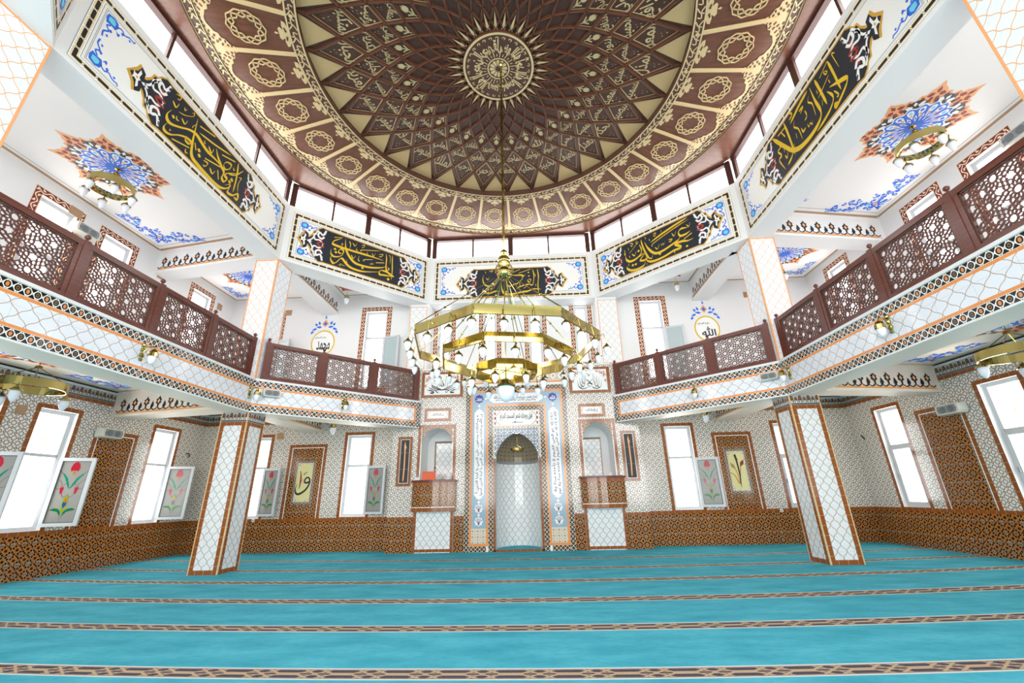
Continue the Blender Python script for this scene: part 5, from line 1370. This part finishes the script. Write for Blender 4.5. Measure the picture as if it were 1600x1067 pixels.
def lunette(x0, x1, label, t):
    z0, z1 = 4.65, 5.53
    root = thing('lunette_panel', FM.p((x0+x1)/2, z0), label, 'wall panel', 'half-round inscription panels')
    mb = MB(); mb.box(FM, x0, z0, 0, x1, z1, .012, strip); mb.rect(FM, x0+.1, z0+.09, x1-.1, z1-.08, ivory, .015); mb.build('frame', root)
    mb = MB(); c = (x0+x1)/2; r = (x1-x0)/2-.12; zb = z0+.1
    for s in (1, -1):
        for a, b, q, k in ((.9, .72, .06, 0), (.72, .9, .06, 2), (.96, .45, .05, 1), (.5, .97, .05, 2), (.85, .9, .07, 3)):
            mb.stroke(FM, spiral(c + s*a*r, zb + b*.66, q, k, .9, 8), .02, red, .018, sm=2); mb.poly(FM, [(c+s*a*r-.02, zb+b*.66), (c+s*a*r, zb+b*.66+.04), (c+s*a*r+.03, zb+b*.66)], orange, .0182)
    mb.poly(FM, [(c + r*.97*math.cos(PI*i/24), zb + .66*math.sin(PI*i/24)) for i in range(25)], whitep, .02)
    mb.build('floral_spandrel', root)
    mb = MB()
    for k, (wd, P) in enumerate(LUN[t]):
        for s in ((1, -1) if P[0][0] or len(P) > 2 else (1,)): mb.stroke(FM, [(c + s*a/350*r/.585, zb + .015 + b/350*.95) for a, b in P], wd, blk, .023 + .0001*k, nib=70, sm=5, taper=True)
    mb.build('lettering', root)
lunette(-3.63, -2.22, 'half-round black calligraphy panel on the wall above the left lectern', 0)
lunette(1.32, 2.68, 'half-round black calligraphy panel on the wall above the right lectern', 1)
def sign(x0, x1, label):
    z0, z1 = 3.86, 4.29
    root = thing('small_sign', FM.p((x0+x1)/2, z0), label, 'wall panel', 'small inscription signs')
    mb = MB(); mb.box(FM, x0, z0, 0, x1, z1, .012, strip); mb.rect(FM, x0+.09, z0+.09, x1-.09, z1-.09, dotfl, .014)
    mb.poly(FM, [(x0+.14, z0+.2), (x0+.22, z0+.11), (x1-.22, z0+.11), (x1-.14, z0+.2), (x1-.22, z1-.11), (x0+.22, z1-.11)], ivory, .017); mb.build('frame', root)
    mb = MB(); letter(mb, FM, 'إن الصلاة كانت', (x0+x1)/2, (z0+z1)/2, .4, .12, blk, .02); mb.build('lettering', root)
sign(-3.48, -2.6, 'small wide lettered sign between the left lectern arch and its half-round panel')
sign(1.55, 2.42, 'small wide lettered sign between the right lectern arch and its half-round panel')
# vav and elif pictures in the brown panels of the far wall
def picture(x0, x1, z0, z1, label, kind):
    root = thing('tile_picture', FB.p((x0+x1)/2, z0), label, 'tile picture', 'yellow tile pictures')
    mb = MB(); mb.box(FB, x0, z0, 0, x1, z1, .01, dotfl); mb.frame(FB, x0, z0, x1, z1, .07, chainm, .012); mb.build('frame', root)
    mb = MB(); e = .12; P = [(x0+.1, z0+.25), (x0+.16, z0+.13), ((x0+x1)/2, z0+.08), (x1-.16, z0+.13), (x1-.1, z0+.25), (x1-.1, z1-.25), (x1-.16, z1-.13), ((x0+x1)/2, z1-.08), (x0+.16, z1-.13), (x0+.1, z1-.25)]
    mb.poly(FB, P, yell, .014); mb.build('yellow_field', root)
    mb = MB(); c = (x0+x1)/2; z = (z0+z1)/2
    if kind:
        mb.stroke(FB, [(c+.2, z+.02), (c+.12, z-.02), (c+.04, z+.0), (c+.05, z+.1), (c+.13, z+.15), (c+.2, z+.08), (c+.2, z-.06), (c+.1, z-.24), (c-.08, z-.36), (c-.2, z-.34), (c-.24, z-.2), (c-.2, z-.04)], [.05, .06, .05, .05, .05, .05, .05, .06, .07, .06, .03, .01], blk, .017)
        mb.poly(FB, [(c-.05, z+.24), (c+.0, z+.3), (c+.12, z+.34), (c+.05, z+.27), (c+.0, z+.22)], greyp, .017)
        mb.stroke(FB, [(c-.12, z-.2), (c-.1, z+.05), (c-.13, z+.3), (c-.16, z+.36)], [.02, .06, .03, .01], dred, .018); mb.stroke(FB, [(c-.1, z+.1), (c-.04, z+.08), (c-.0, z-.06)], [.02, .03, .01], orange, .019)
    else:
        mb.stroke(FB, [(c-.03, z+.5), (c-.0, z+.3), (c+.02, z-.1), (c+.0, z-.5)], [.07, .05, .04, .01], blk, .017, sm=5)
        mb.poly(FB, [(c-.02, z+.5), (c+.06, z+.3), (c+.02, z+.36)], blk, .0175)
        for s, m, dz in ((1, dred, .08), (-1, tan, 0)):
            mb.poly(FB, [(c+s*.08, z+.04+dz), (c+s*.2, z+.12+dz), (c+s*.22, z+.26+dz), (c+s*.1, z+.18+dz)], m, .018)
            mb.stroke(FB, [(c+s*.1, z+.1+dz), (c+s*.04, z-.1), (c-.02, z-.4)], .025, ochre, .0165)
        mb.stroke(FB, [(c-.26, z-.05), (c-.14, z-.14), (c-.05, z-.38)], .03, ochre, .0165)
    mb.build('lettering', root)
picture(-7.9, -7.23, 1.41, 2.77, 'yellow tile picture with one large black curled letter, in the left brown panel', 1)
picture(6.2, 6.88, 1.44, 2.8, 'yellow tile picture with a black upright letter and tulips, in the right brown panel', 0)
# painted roundels on the gallery wall
def roundel(x, z, label, t):
    root = thing('painted_roundel', FB.p(x, z), label, 'painted roundel', 'painted roundels')
    R = .45; C = lambda r: [(x + r*math.cos(2*PI*i/48), z + r*1.12*math.sin(2*PI*i/48)) for i in range(48)]
    mb = MB(); mb.poly(FB, C(R), gold, .003); mb.poly(FB, C(R-.05), whitep, .005); mb.build('ring', root)
    mb = MB(); letter(mb, FB, t, x+.03, z-.1, .5, .36, blk, .008); letter(mb, FB, 'عليه السلام', x-.1, z+.2, .42, .1, blk, .008); mb.build('lettering', root)
    mb = MB(); zt = z + R*1.12 + .02
    mb.poly(FB, [(x, zt+.1), (x+.13, zt+.24), (x, zt+.42), (x-.13, zt+.24)], peach, .005); mb.poly(FB, [(x, zt+.16), (x+.07, zt+.24), (x, zt+.33), (x-.07, zt+.24)], blue, .007)
    mb.poly(FB, [(x-.04, zt+.46), (x, zt+.6), (x+.04, zt+.46)], blue, .005)
    for s in (1, -1):
        for a, b, L, an in ((.12, .1, .22, .1), (.2, .2, .16, 1.2), (.3, .06, .2, -.4), (.3, .16, .14, .9), (.42, -.04, .16, -.9)):
            leaf(mb, FB, x + s*a, zt + b, L, .09, an if s > 0 else PI-an, blue, .005)
    mb.build('crest', root)
roundel(-7.6, 7.0, 'gold-ringed round painted inscription behind the left angled balustrade', 'محمد')
roundel(6.45, 7.0, 'gold-ringed round painted inscription behind the right angled balustrade', 'الله')
# ---------------------------------------------------------------- windows
def stained(mb, F, w, h, c, tint=None):
    """tulip in leaded glass, drawn in a w x h pane whose lower left corner is the frame origin"""
    T = lambda P: [(w*a, h*b) for a, b in P]
    R_, G_, G2, O_, B_, Y_ = tint or (sg_red, sg_green, sg_green2, sg_orange, sg_blue, sg_yell)
    tl = lambda x, y, s: mb.poly(F, T([(x, y+.11*s), (x+.12*s, y+.07*s), (x+.17*s, y+.0*s), (x+.13*s, y-.06*s), (x+.05*s, y-.04*s), (x, y-.06*s), (x-.05*s, y-.04*s), (x-.13*s, y-.06*s), (x-.17*s, y), (x-.12*s, y+.07*s)]), R_, c)
    tl(.5, .89, 1.0); mb.poly(F, T([(.5, .85), (.55, .82), (.5, .76), (.45, .82)]), O_, c+.001)
    for s in (1, -1):
        q = lambda P: T([(.5 + s*(a-.5), b) for a, b in P])
        mb.poly(F, q([(.5, .54), (.56, .62), (.66, .72), (.82, .79), (.9, .8), (.78, .73), (.66, .64), (.56, .56)]), G_, c+.0005*s)
        mb.poly(F, q([(.5, .0), (.54, .1), (.66, .17), (.86, .19), (.96, .2), (.82, .23), (.66, .22), (.55, .17)]), G2, c+.0005*s)
        x = .76; mb.poly(F, q([(x-.07, .55), (x-.05, .58), (x, .56), (x+.05, .59), (x+.06, .53), (x+.02, .46), (x-.05, .46)]), R_, c)
        if tint is None:
            for L in ([(.5, .45), (.62, .4), (.72, .46)], [(.76, .58), (.85, .66), (1, .7)], [(.8, .55), (.9, .54), (1, .56)], [(.84, .79), (.95, .82), (1, .86)], [(.72, .6), (.62, .64), (.56, .6)]):
                mb.stroke(F, q(L), .006, blk, c+.001, sm=3)
    mb.poly(F, T([(.5, .46), (.58, .38), (.61, .29), (.55, .18), (.5, .14), (.45, .18), (.39, .29), (.42, .38)]), Y_, c+.001)
    mb.poly(F, T([(.5, .41), (.55, .35), (.5, .31), (.45, .35)]), O_, c+.002)
    mb.poly(F, T([(.45, .34), (.5, .31), (.55, .34), (.57, .28), (.5, .22), (.43, .28)]), B_, c+.002)
sg_red = M('stained red glass', col='#b01f35', rough=.15); sg_green = M('stained turquoise glass', col='#118468', rough=.15); sg_green2 = M('stained green glass', col='#12703c', rough=.15)
sg_orange = M('stained orange glass', col='#c06a12', rough=.15); sg_blue = M('stained blue glass', col='#1a4f92', rough=.15); sg_yell = M('stained yellow green glass', col='#8b9a28', rough=.15)
sg_grey = M('frosted pale glass', col='#94938e', rough=.2); lead = M('lead strip', col='#5b5c5c', rough=.4)
frostg = M('frosted blue white glass', col='#b4c4c6', rough=.2)
def frame_box(mb, F, a0, b0, a1, b1, t, c0, c1, m):
    mb.box(F, a0, b0, c0, a0+t, b1, c1, m); mb.box(F, a1-t, b0, c0, a1, b1, c1, m)
    mb.box(F, a0+t, b0, c0, a1-t, b0+t, c1, m); mb.box(F, a0+t, b1-t, c0, a1-t, b1, c1, m)
def window(F, a0, a1, b0, b1, tr, sash=None, tulip=False, glow=True):
    """sash: (hinge side +1 right / -1 left, opening angle, stained?)"""
    root = structure(thing(win_name(), F.p((a0+a1)/2, b0, -.15), None, None))
    d0, d1 = -.2, -.11
    mb = MB(); frame_box(mb, F, a0, b0, a1, b1, .09, d0, d1, pvc)
    if tr: mb.box(F, a0+.07, tr-.035, d0, a1-.07, tr+.035, d1, pvc)
    mb.build('window_frame', root)
    mb = MB(); mb.rect(F, a0+.07, tr+.035 if tr else b0+.07, a1-.07, b1-.07, glass, -.16); mb.build('pane', root)
    if tr and not sash:
        mb = MB(); frame_box(mb, F, a0+.06, b0+.06, a1-.06, tr-.03, .075, -.15, -.085, pvc); mb.box(F, a0+.085, (b0+tr)/2-.07, -.085, a0+.11, (b0+tr)/2+.05, -.05, greyp); mb.build('closed_sash', root)
        mb = MB(); mb.rect(F, a0+.13, b0+.13, a1-.13, tr-.1, glass, -.13); mb.build('pane', root)
    if tulip:
        w, h = a1-a0-.2, b1-tr-.2; mb = MB(); G = Fr(F.p(a0+.1, tr+.09, -.15), F.u)
        stained(mb, G, w, h, 0, (tpink, tcyan, tcyan, torange, tcyan, torange)); mb.build('tulip_motif', root)
    if sash:
        sd, ang, st = sash; w, h = a1-a0-.16, (tr - b0 - .1) if tr else (b1-b0)*.5
        hx = a1-.05 if sd > 0 else a0+.05; O = F.p(hx, b0+.07, .035 if ang > 140 else -.03)
        # leaf swings into the room about its hinge
        t = math.radians(ang); u = (F.u*-sd)*math.cos(t) + F.n*math.sin(t)
        u2 = u if sd < 0 else -u
        G = Fr(O, u2); off = 0 if sd < 0 else -w
        lf = MB(); frame_box(lf, G, off, 0, off+w, h, .075, -.03, .03, pvc); s = lf.build('sash', root)
        mb = MB(); mb.box(G, off+.07, .07, -.006, off+w-.07, h-.07, .006, sg_grey if st else frostg); mb.build('pane', s)
        if st:
            for sg in (1, -1):
                mb = MB(); Q = Fr(G.p(off+.085 if sg > 0 else off+w-.085, .085, .008*sg), G.u*sg)
                stained(mb, Q, w-.17, h-.17, 0)
                P = [(0, 0), (w-.17, 0), (w-.17, h-.17), (0, h-.17)]
                for i in range(4): mb.stroke(Q, [P[i], P[(i+1) % 4]], .018, lead, .001, sm=1)
                mb.build('tulip_motif', s)
    if glow: daylight(F, a0+.07, a1-.07, b0+.07, b1-.07, -.45)
    return root
for k, (a0, a1) in enumerate(LWL): window(FL, a0, a1, 1.0, 3.68, 2.64, (1, 115, True) if k < 3 else None, True)
for k, (a0, a1) in enumerate(LWR): window(FRT, a0, a1, 1.0, 3.7, 2.64, None, True)
for k, (a0, a1) in enumerate(LWB): window(FB, a0, a1, 1.0, 3.58, 2.58, (1, 168, True) if k < 3 else None, True)
def sunlit_ground(F, a, k):
    """light thrown up through a lower window by the sunlit yard outside"""
    ld = bpy.data.lights.new('sunlit_ground', 'AREA'); ld.shape = 'RECTANGLE'; ld.size = 1.3; ld.size_y = 1.6; ld.spread = math.radians(120)
    ld.energy = SKY*k*PI*ld.size*ld.size_y; ld.color = (1, .93, .8)
    o = bpy.data.objects.new('sunlit_ground', ld); COL.objects.link(o)
    t = math.radians(42); d = F.n*math.cos(t) + F.v*math.sin(t); up = F.v*math.cos(t) - F.n*math.sin(t)
    m = Matrix((F.u*-1, up, d*-1)).transposed().to_4x4(); m.translation = F.p(a, .75, -1.5); o.matrix_world = m
for a0, a1 in LWL[:3]: sunlit_ground(FL, (a0+a1)/2, 3.2)
for a0, a1 in LWR[:3]: sunlit_ground(FRT, (a0+a1)/2, 4.5)
for a0, a1 in LWB: sunlit_ground(FB, (a0+a1)/2, 2.2)
for F, W_, zt, sl in ((FL, UWL, 8.6, ()), (FRT, UWR, 8.68, ()), (FB, UWB, 8.37, (0, 1, 2))):
    for k, a in enumerate(W_): window(F, a-UW, a+UW, 5.2, zt-.17, 7.15, (1, 165, False) if k in sl else None)
for a in UWC: window(FB, a-.24, a+.24, 5.9, 8.08, None)
for a, b in RW: daylight(FREAR, a, b, .9, 3.6, -.1); daylight(FREAR, a, b, 5.0, 8.4, -.1)  # fill light through the openings added in the unseen rear wall

# ---------------------------------------------------------------- lamps
def lamp_mesh(mb_cap, mb_glass, O, s=1.):
    """bell cap over a tapering glass drop; O = top of the cap"""
    O = V(O)
    mb_cap.lathe(O, [(.008*s, 0), (.012*s, -.012*s), (.024*s, -.022*s), (.03*s, -.035*s), (.06*s, -.06*s), (.072*s, -.082*s), (.06*s, -.084*s)], brass, 12)
    mb_glass.lathe(O, [(.05*s, -.078*s), (.056*s, -.1*s), (.054*s, -.13*s), (.042*s, -.175*s), (.024*s, -.21*s), (.008*s, -.225*s), (0, -.227*s)], lampglass, 12)
def small_chandelier(x, y, zc, drop, label, R=.42, n=6, ph=.3):
    """brass hoop on four rods, drops below"""
    root = thing('hoop_chandelier', (x, y, zc), label, 'chandelier', 'brass hoop chandeliers')
    mb = MB(); mb.lathe((x, y, zc), [(.07, 0), (.06, -.03), (.012, -.045)], brassd, 14); mb.tube([(x, y, zc-.03), (x, y, zc-drop)], .008, brassd, 6); mb.build('canopy', root)
    zh = zc-drop; zr = zh - .38
    mb = MB(); mb.lathe((x, y, zh), [(.0, .02), (.045, .01), (.06, -.02), (.05, -.035), (0, -.035)], brassd, 12)
    for k in range(4):
        a = ph + PI/2*k; mb.tube([(x+.03*math.cos(a), y+.03*math.sin(a), zh-.03), (x+R*.95*math.cos(a), y+R*.95*math.sin(a), zr+.07)], .008, brassd, 5)
    mb.build('rods', root)
    mb = MB(); O = (x, y, zr); mb.lathe(O, [(R-.03, -.075), (R, -.075), (R, .075), (R-.03, .075), (R-.03, -.075)], brass, 40); mb.build('hoop', root, None)
    for k in range(n):
        a = ph + .2 + 2*PI*k/n; p = V((x+(R+.0)*math.cos(a), y+(R+.0)*math.sin(a), zr-.09))
        c_, g_ = MB(), MB(); lamp_mesh(c_, g_, p, 1.35)
        c_.tube([p + V((0, 0, -.005)), p + V((0, 0, .05))], .01, brass, 5)
        cap = c_.build('lamp_cap', root); g_.build('lamp_shade', cap, None, True)
    return root
small_chandelier(-9.4, 7.33, ZG, .14, 'brass hoop chandelier below the painted star of the left gallery ceiling')
small_chandelier(8.52, 7.33, ZG, .14, 'brass hoop chandelier below the painted star of the right gallery ceiling')
small_chandelier(-9.3, 7.2, 4.43, .42, 'brass hoop chandelier under the left balcony, in front of the lower left wall', .5, 3, .9)
small_chandelier(8.35, 7.2, 4.43, .42, 'brass hoop chandelier under the right balcony, cut by the right photo edge', .5, 3, .5)
small_chandelier(7.95, 12.45, ZG, .3, 'brass chandelier half hidden by the right gallery column')
def pendant(x, y, z, zt, label):
    """single drop on a cord"""
    root = thing('pendant_lamp', (x, y, zt), label, 'lamp', 'single pendant lamps')
    mb = MB(); mb.tube([(x, y, zt), (x, y, z)], .005, brassd, 5); mb.lathe((x, y, zt), [(.04, 0), (.03, -.02), (.005, -.03)], brassd, 10); mb.build('cord', root)
    c_, g_ = MB(), MB(); p = V((x, y, z))
    c_.lathe(p, [(.01, .0), (.07, -.02), (.085, -.05), (.085, -.13), (.075, -.15)], brass, 14)
    g_.lathe(p, [(.07, -.14), (.085, -.17), (.083, -.22), (.06, -.3), (.03, -.35), (0, -.365)], lampglass, 14)
    c_.build('lamp_cap', root); g_.build('lamp_shade', root, None, True)
pendant(-6.5, 13.4, 8.5, ZG, 'single glass drop lamp in the back left corner of the gallery ceiling')
pendant(5.33, 13.45, 8.51, ZG, 'single glass drop lamp in the back right corner of the gallery ceiling')
pendant(-6.3, 13.2, 3.82, 4.43, 'single glass drop lamp below the left angled balcony')
pendant(5.4, 13.2, 3.87, 4.43, 'single glass drop lamp below the right angled balcony')

def big_chandelier():
    cx, cy, ph = -.40, 7.0, math.radians(10.5)
    root = thing('big_chandelier', (cx, cy, 11.1), 'huge three-tier brass chandelier hanging from the middle of the dome', 'chandelier')
    mb = MB(); mb.tube([(cx, cy, 11.1), (cx, cy, 5.85)], .027, brass, 8); mb.lathe((cx, cy, 11.1), [(.06, .0), (.05, -.06), (.02, -.09)], brass, 14); mb.build('rod', root)
    mb = MB(); mb.lathe((cx, cy, 5.35), [(.0, -.0), (.05, .0), (.12, .06), (.15, .14), (.1, .2), (.09, .26), (.11, .3), (.12, .42), (.08, .5), (.1, .54), (.07, .6), (.03, .64)], brass, 18); mb.build('hub', root, None, True)
    mb = MB()
    for k in range(12):
        a = 2*PI*k/12; mb.stroke(Fr((cx, cy, 5.35), (math.cos(a), math.sin(a), 0)), [(.1, .1), (.17, .16), (.15, .26), (.1, .3)], .02, brass, 0)
    mb.build('hub_leaves', root)
    tiers = [('outer_ring', 1.66, 4.10, 24), ('middle_ring', 1.18, 3.85, 16), ('inner_ring', .56, 3.62, 8)]
    for nm, R, zt, nl in tiers:
        h = .155
        O = [(cx + R*math.cos(ph + math.radians(22.5 + 45*k)), cy + R*math.sin(ph + math.radians(22.5 + 45*k))) for k in range(8)]
        I = [(cx + (R-.03)*math.cos(ph + math.radians(22.5 + 45*k)), cy + (R-.03)*math.sin(ph + math.radians(22.5 + 45*k))) for k in range(8)]
        mb = MB()
        for k in range(8):
            j = (k+1) % 8; g = lambda p, z: (p[0], p[1], z)
            mb.face([g(O[k], zt-h), g(O[j], zt-h), g(O[j], zt), g(O[k], zt)], brass); mb.face([g(I[j], zt-h), g(I[k], zt-h), g(I[k], zt), g(I[j], zt)], brass)
            mb.face([g(O[k], zt), g(O[j], zt), g(I[j], zt), g(I[k], zt)], brass); mb.face([g(O[k], zt-h), g(O[j], zt-h), g(I[j], zt-h), g(I[k], zt-h)], brassd)
        mb.build(nm, root)
        per = nl//8
        for k in range(8):
            j = (k+1) % 8
            for q in range(per):
                t = q/per; x, y = O[k][0] + (O[j][0]-O[k][0])*t, O[k][1] + (O[j][1]-O[k][1])*t
                ex, ey = (x-cx)*(1 + .09/R), (y-cy)*(1 + .09/R)
                p = V((cx+ex, cy+ey, zt-h-.075)); c_, g_ = MB(), MB()
                c_.tube([(x, y, zt-h*.6), (cx+ex*.98, cy+ey*.98, zt-h*.3), (cx+ex, cy+ey, zt-h-.06)], .007, brass, 5)
                lamp_mesh(c_, g_, p, .98)
                cap = c_.build('lamp_cap', root); g_.build('lamp_shade', cap, None, True)
            if R > .6:
                mb = MB(); a = V((cx, cy, 5.5)); b = V((O[k][0], O[k][1], zt)); mb.tube([a, b], .0075, brass, 5)
                for f in (.45, .7): 
                    m_ = a.lerp(b, f); mb.lathe(m_, [(0, -.025), (.02, -.012), (.022, .0), (.02, .012), (0, .025)], brass, 8, (b-a))
                mb.build('stay_wire', root)
    for k in range(4):
        a = ph + PI/4 + PI/2*k
        mb = MB(); mb.tube([(cx + .05*math.cos(a), cy + .05*math.sin(a), 5.4), (cx + .54*math.cos(a), cy + .54*math.sin(a), 3.62)], .006, brass, 5); mb.build('stay_wire', root)
    mb = MB(); mb.tube([(cx, cy, 5.4), (cx, cy, 3.4)], .012, brass, 6); mb.lathe((cx, cy, 3.26), [(.15, 0), (.16, .02), (.13, .07), (.1, .12), (.05, .15), (.02, .17)], brass, 18)
    for k in range(4): mb.tube([(cx, cy, 3.56), (cx + .54*math.cos(ph+.39+PI/2*k), cy + .54*math.sin(ph+.39+PI/2*k), 3.54)], .008, brass, 5)
    mb.build('bowl_holder', root)
    mb = MB(); mb.lathe((cx, cy, 3.26), [(.14, .0), (.15, -.04), (.145, -.1), (.12, -.17), (.08, -.22), (.03, -.25), (0, -.255)], lampglass, 18); mb.build('glass_bowl', root, None, True)
big_chandelier()
# hoop lamp in the apse
root = thing('apse_lamp', (-.465, YB+.25, 3.36), 'small gold ring lamp hanging inside the prayer niche', 'lamp')
mb = MB(); mb.tube([(-.465, YB+.25, 3.36), (-.465, YB+.25, 2.95)], .005, brassd, 5); mb.build('cord', root)
mb = MB(); mb.lathe((-.465, YB+.25, 2.92), [(.2, -.035), (.215, -.035), (.215, .035), (.2, .035), (.2, -.035)], brass, 24)
for k in range(4): mb.tube([(-.465, YB+.25, 3.05), (-.465+.2*math.cos(PI/2*k), YB+.25+.2*math.sin(PI/2*k), 2.93)], .004, brass, 4)
mb.build('hoop', root)

# ---- sconces on the balcony fronts
def sconce(F, a, label):
    z = 4.1; root = thing('wall_sconce', F.p(a, z, .0), label, 'wall lamp', 'brass balcony sconces')
    mb = MB(); mb.box(F, a-.03, z-.12, 0, a+.03, z+.16, .02, brass)
    for zz, r in ((z+.17, .05), (z+.08, .045), (z-.02, .05), (z-.1, .035)): mb.lathe(F.p(a, zz, .0), [(r, 0), (r*.9, .025), (r*.3, .045), (0, .05)], brass, 10, F.n)
    mb.build('back_plate', root)
    mb = MB(); mb.tube([F.p(a, z+.05, .03), F.p(a+.02, z+.14, .09), F.p(a+.03, z+.16, .16), F.p(a+.03, z+.12, .2), F.p(a+.03, z+.09, .2)], .012, brass, 6); mb.build('arm', root)
    c_, g_ = MB(), MB(); p = F.p(a+.03, z+.1, .2)
    c_.lathe(p, [(.01, 0), (.05, -.02), (.075, -.07), (.082, -.14), (.07, -.145)], brass, 14)
    g_.lathe(p, [(.062, -.13), (.066, -.17), (.055, -.23), (.03, -.28), (0, -.295)], lampglass, 14)
    c_.build('lamp_cap', root); g_.build('lamp_shade', root, None, True)
sconce(fl, 6.98-2.6, 'brass wall lamp on the long left balcony front')
sconce(fl, 10.1-2.6, 'brass wall lamp on the left balcony corner above the floor column')
sconce(fdl, 2.3, 'brass wall lamp on the angled left balcony front')
sconce(fr_, 10.236-6.95, 'brass wall lamp on the long right balcony front')
sconce(fr_, 10.236-9.95, 'brass wall lamp on the right balcony corner above the floor column')
sconce(fdr, 2.67, 'brass wall lamp on the angled right balcony front')

# ---- loudspeakers
def speaker(F, a, z, w, h, d, label, tilt=0, turn=0., c=.02):
    root = thing('loudspeaker', F.p(a, z, c), label, 'loudspeaker', 'wall loudspeakers')
    G = Fr(F.p(a, z, c), (F.u*math.cos(turn) + F.n*math.sin(turn)))
    mb = MB(); H = h/2; W = w/2
    prof = [(-W, -H*.7), (-W*.92, -H), (W*.86, -H), (W, -H*.5), (W, H*.6), (W*.92, H), (-W*.92, H), (-W, H*.7)]
    n = len(prof)
    for i in range(n):
        (x, y), (X, Y) = prof[i], prof[(i+1) % n]; mb.face([G.p(x, y, 0), G.p(X, Y, 0), G.p(X*.97, Y*.92, d), G.p(x*.97, y*.92, d)], offw)
    mb.face([G.p(x*.97, y*.92, d) for x, y in prof], offw); mb.face([G.p(x, y, 0) for x, y in reversed(prof)], offw)
    mb.build('cabinet', root)
    mb = MB(); mb.poly(G, [(-W*.8, -H*.72), (W*.74, -H*.72), (W*.86, 0), (W*.74, H*.72), (-W*.8, H*.72)], greyp, d+.003); mb.build('grille', root)
    for x in (-W*.35, W*.35):
        mb = MB(); mb.lathe(G.p(x, 0, d+.004), [(H*.62, 0), (H*.5, .008), (0, .012)], M('dark grey mesh', col='#6f7478', rough=.6), 20, G.n); mb.build('driver', root)
    mb = MB(); mb.lathe(G.p(-W*.72, 0, d+.004), [(H*.25, 0), (0, .008)], M('dark grey mesh'), 12, G.n); mb.build('tweeter', root)
speaker(FL, 10.8, 3.3, .6, .25, .22, 'off-white loudspeaker at the top of the brown wall panel on the left')
speaker(FRT, -10.62, 3.27, .6, .25, .22, 'off-white loudspeaker at the top of the brown wall panel on the right')
speaker(FL, 8.55, 8.1, .6, .27, .22, 'grey loudspeaker on the left gallery wall between two red-framed windows')
speaker(FRT, -7.05, 8.25, .6, .27, .22, 'grey loudspeaker on the right gallery wall peeping over the balustrade')
speaker(fdl, .42, 4.17, .42, .2, .12, 'grey double loudspeaker on the left angled balcony front')
speaker(fdr, 4.55, 4.17, .42, .2, .12, 'grey double loudspeaker on the right angled balcony front')

# ---- sockets, junction plates, cables
def plate(F, a, b, w, h, m, name, label, cat, group=None):
    root = thing(name, F.p(a, b, .001), label, cat, group)
    mb = MB(); mb.box(F, a-w/2, b-h/2, .001, a+w/2, b+h/2, .018, m); mb.build('cover', root)
    if m is white:
        mb = MB(); mb.lathe(F.p(a, b, .018), [(.022, .002), (.018, .004), (0, .004)], greyp, 12, F.n); mb.build('socket_face', root)
plate(FB, -9.05, .955, .09, .09, white, 'wall_socket', 'white socket on the brown strip just right of the left floor column', 'socket')
plate(FB, 7.6, .93, .09, .09, white, 'wall_socket', 'white socket on the brown strip just left of the right floor column', 'socket')
plate(FL, 8.3, 8.5, .3, .22, tan, 'junction_cover', 'tan square cover plate above the left gallery loudspeaker', 'cover plate')
plate(FL, 11.0, 8.2, .26, .26, tan, 'junction_cover', 'tan square cover plate on the left gallery wall below the cross beam', 'cover plate')
plate(FL, 13.55, 8.3, .22, .24, tan, 'junction_cover', 'tan square cover plate on the left gallery wall next to the column', 'cover plate')
plate(FRT, -11.1, 8.3, .26, .26, tan, 'junction_cover', 'tan square cover plate on the right gallery wall', 'cover plate')
plate(FB, -8.62, 3.62, .22, .22, tan, 'junction_cover', 'tan square cover plate on the star tiles beside the left back window', 'cover plate')
plate(FB, -9.1, 8.28, .22, .22, tan, 'junction_cover', 'tan square cover plate on the corner of the red-framed window behind the left gallery column', 'cover plate')
plate(FB, 8.1, 8.28, .22, .22, tan, 'junction_cover', 'tan square cover plate on the corner of the red-framed window behind the right gallery column', 'cover plate')
plate(FL, 8.75, 3.55, .2, .2, tan, 'junction_cover', 'tan square cover plate under the left hoop chandelier', 'cover plate')
for F, a, lb in ((FL, 13.75, 'thin dark cable end sticking out of the left wall tiles near the corner'), (FRT, -13.75, 'thin dark cable end sticking out of the right wall tiles near the corner')):
    mb = MB(); mb.tube([F.p(a-.1, 3.05, .0), F.p(a-.06, 3.06, .05), F.p(a, 3.0, .05), F.p(a+.02, 2.94, .03)], .016, blk, 6)
    mb.tube([F.p(a, 3.0, .04), F.p(a-.0, 2.6, .02), F.p(a-.02, 2.1, .012), F.p(a-.01, 1.6, .01)], .0035, greyp, 4)
    tag(mb.build('cable_end', None, F.p(a, 3.0, 0)), lb, 'cable')
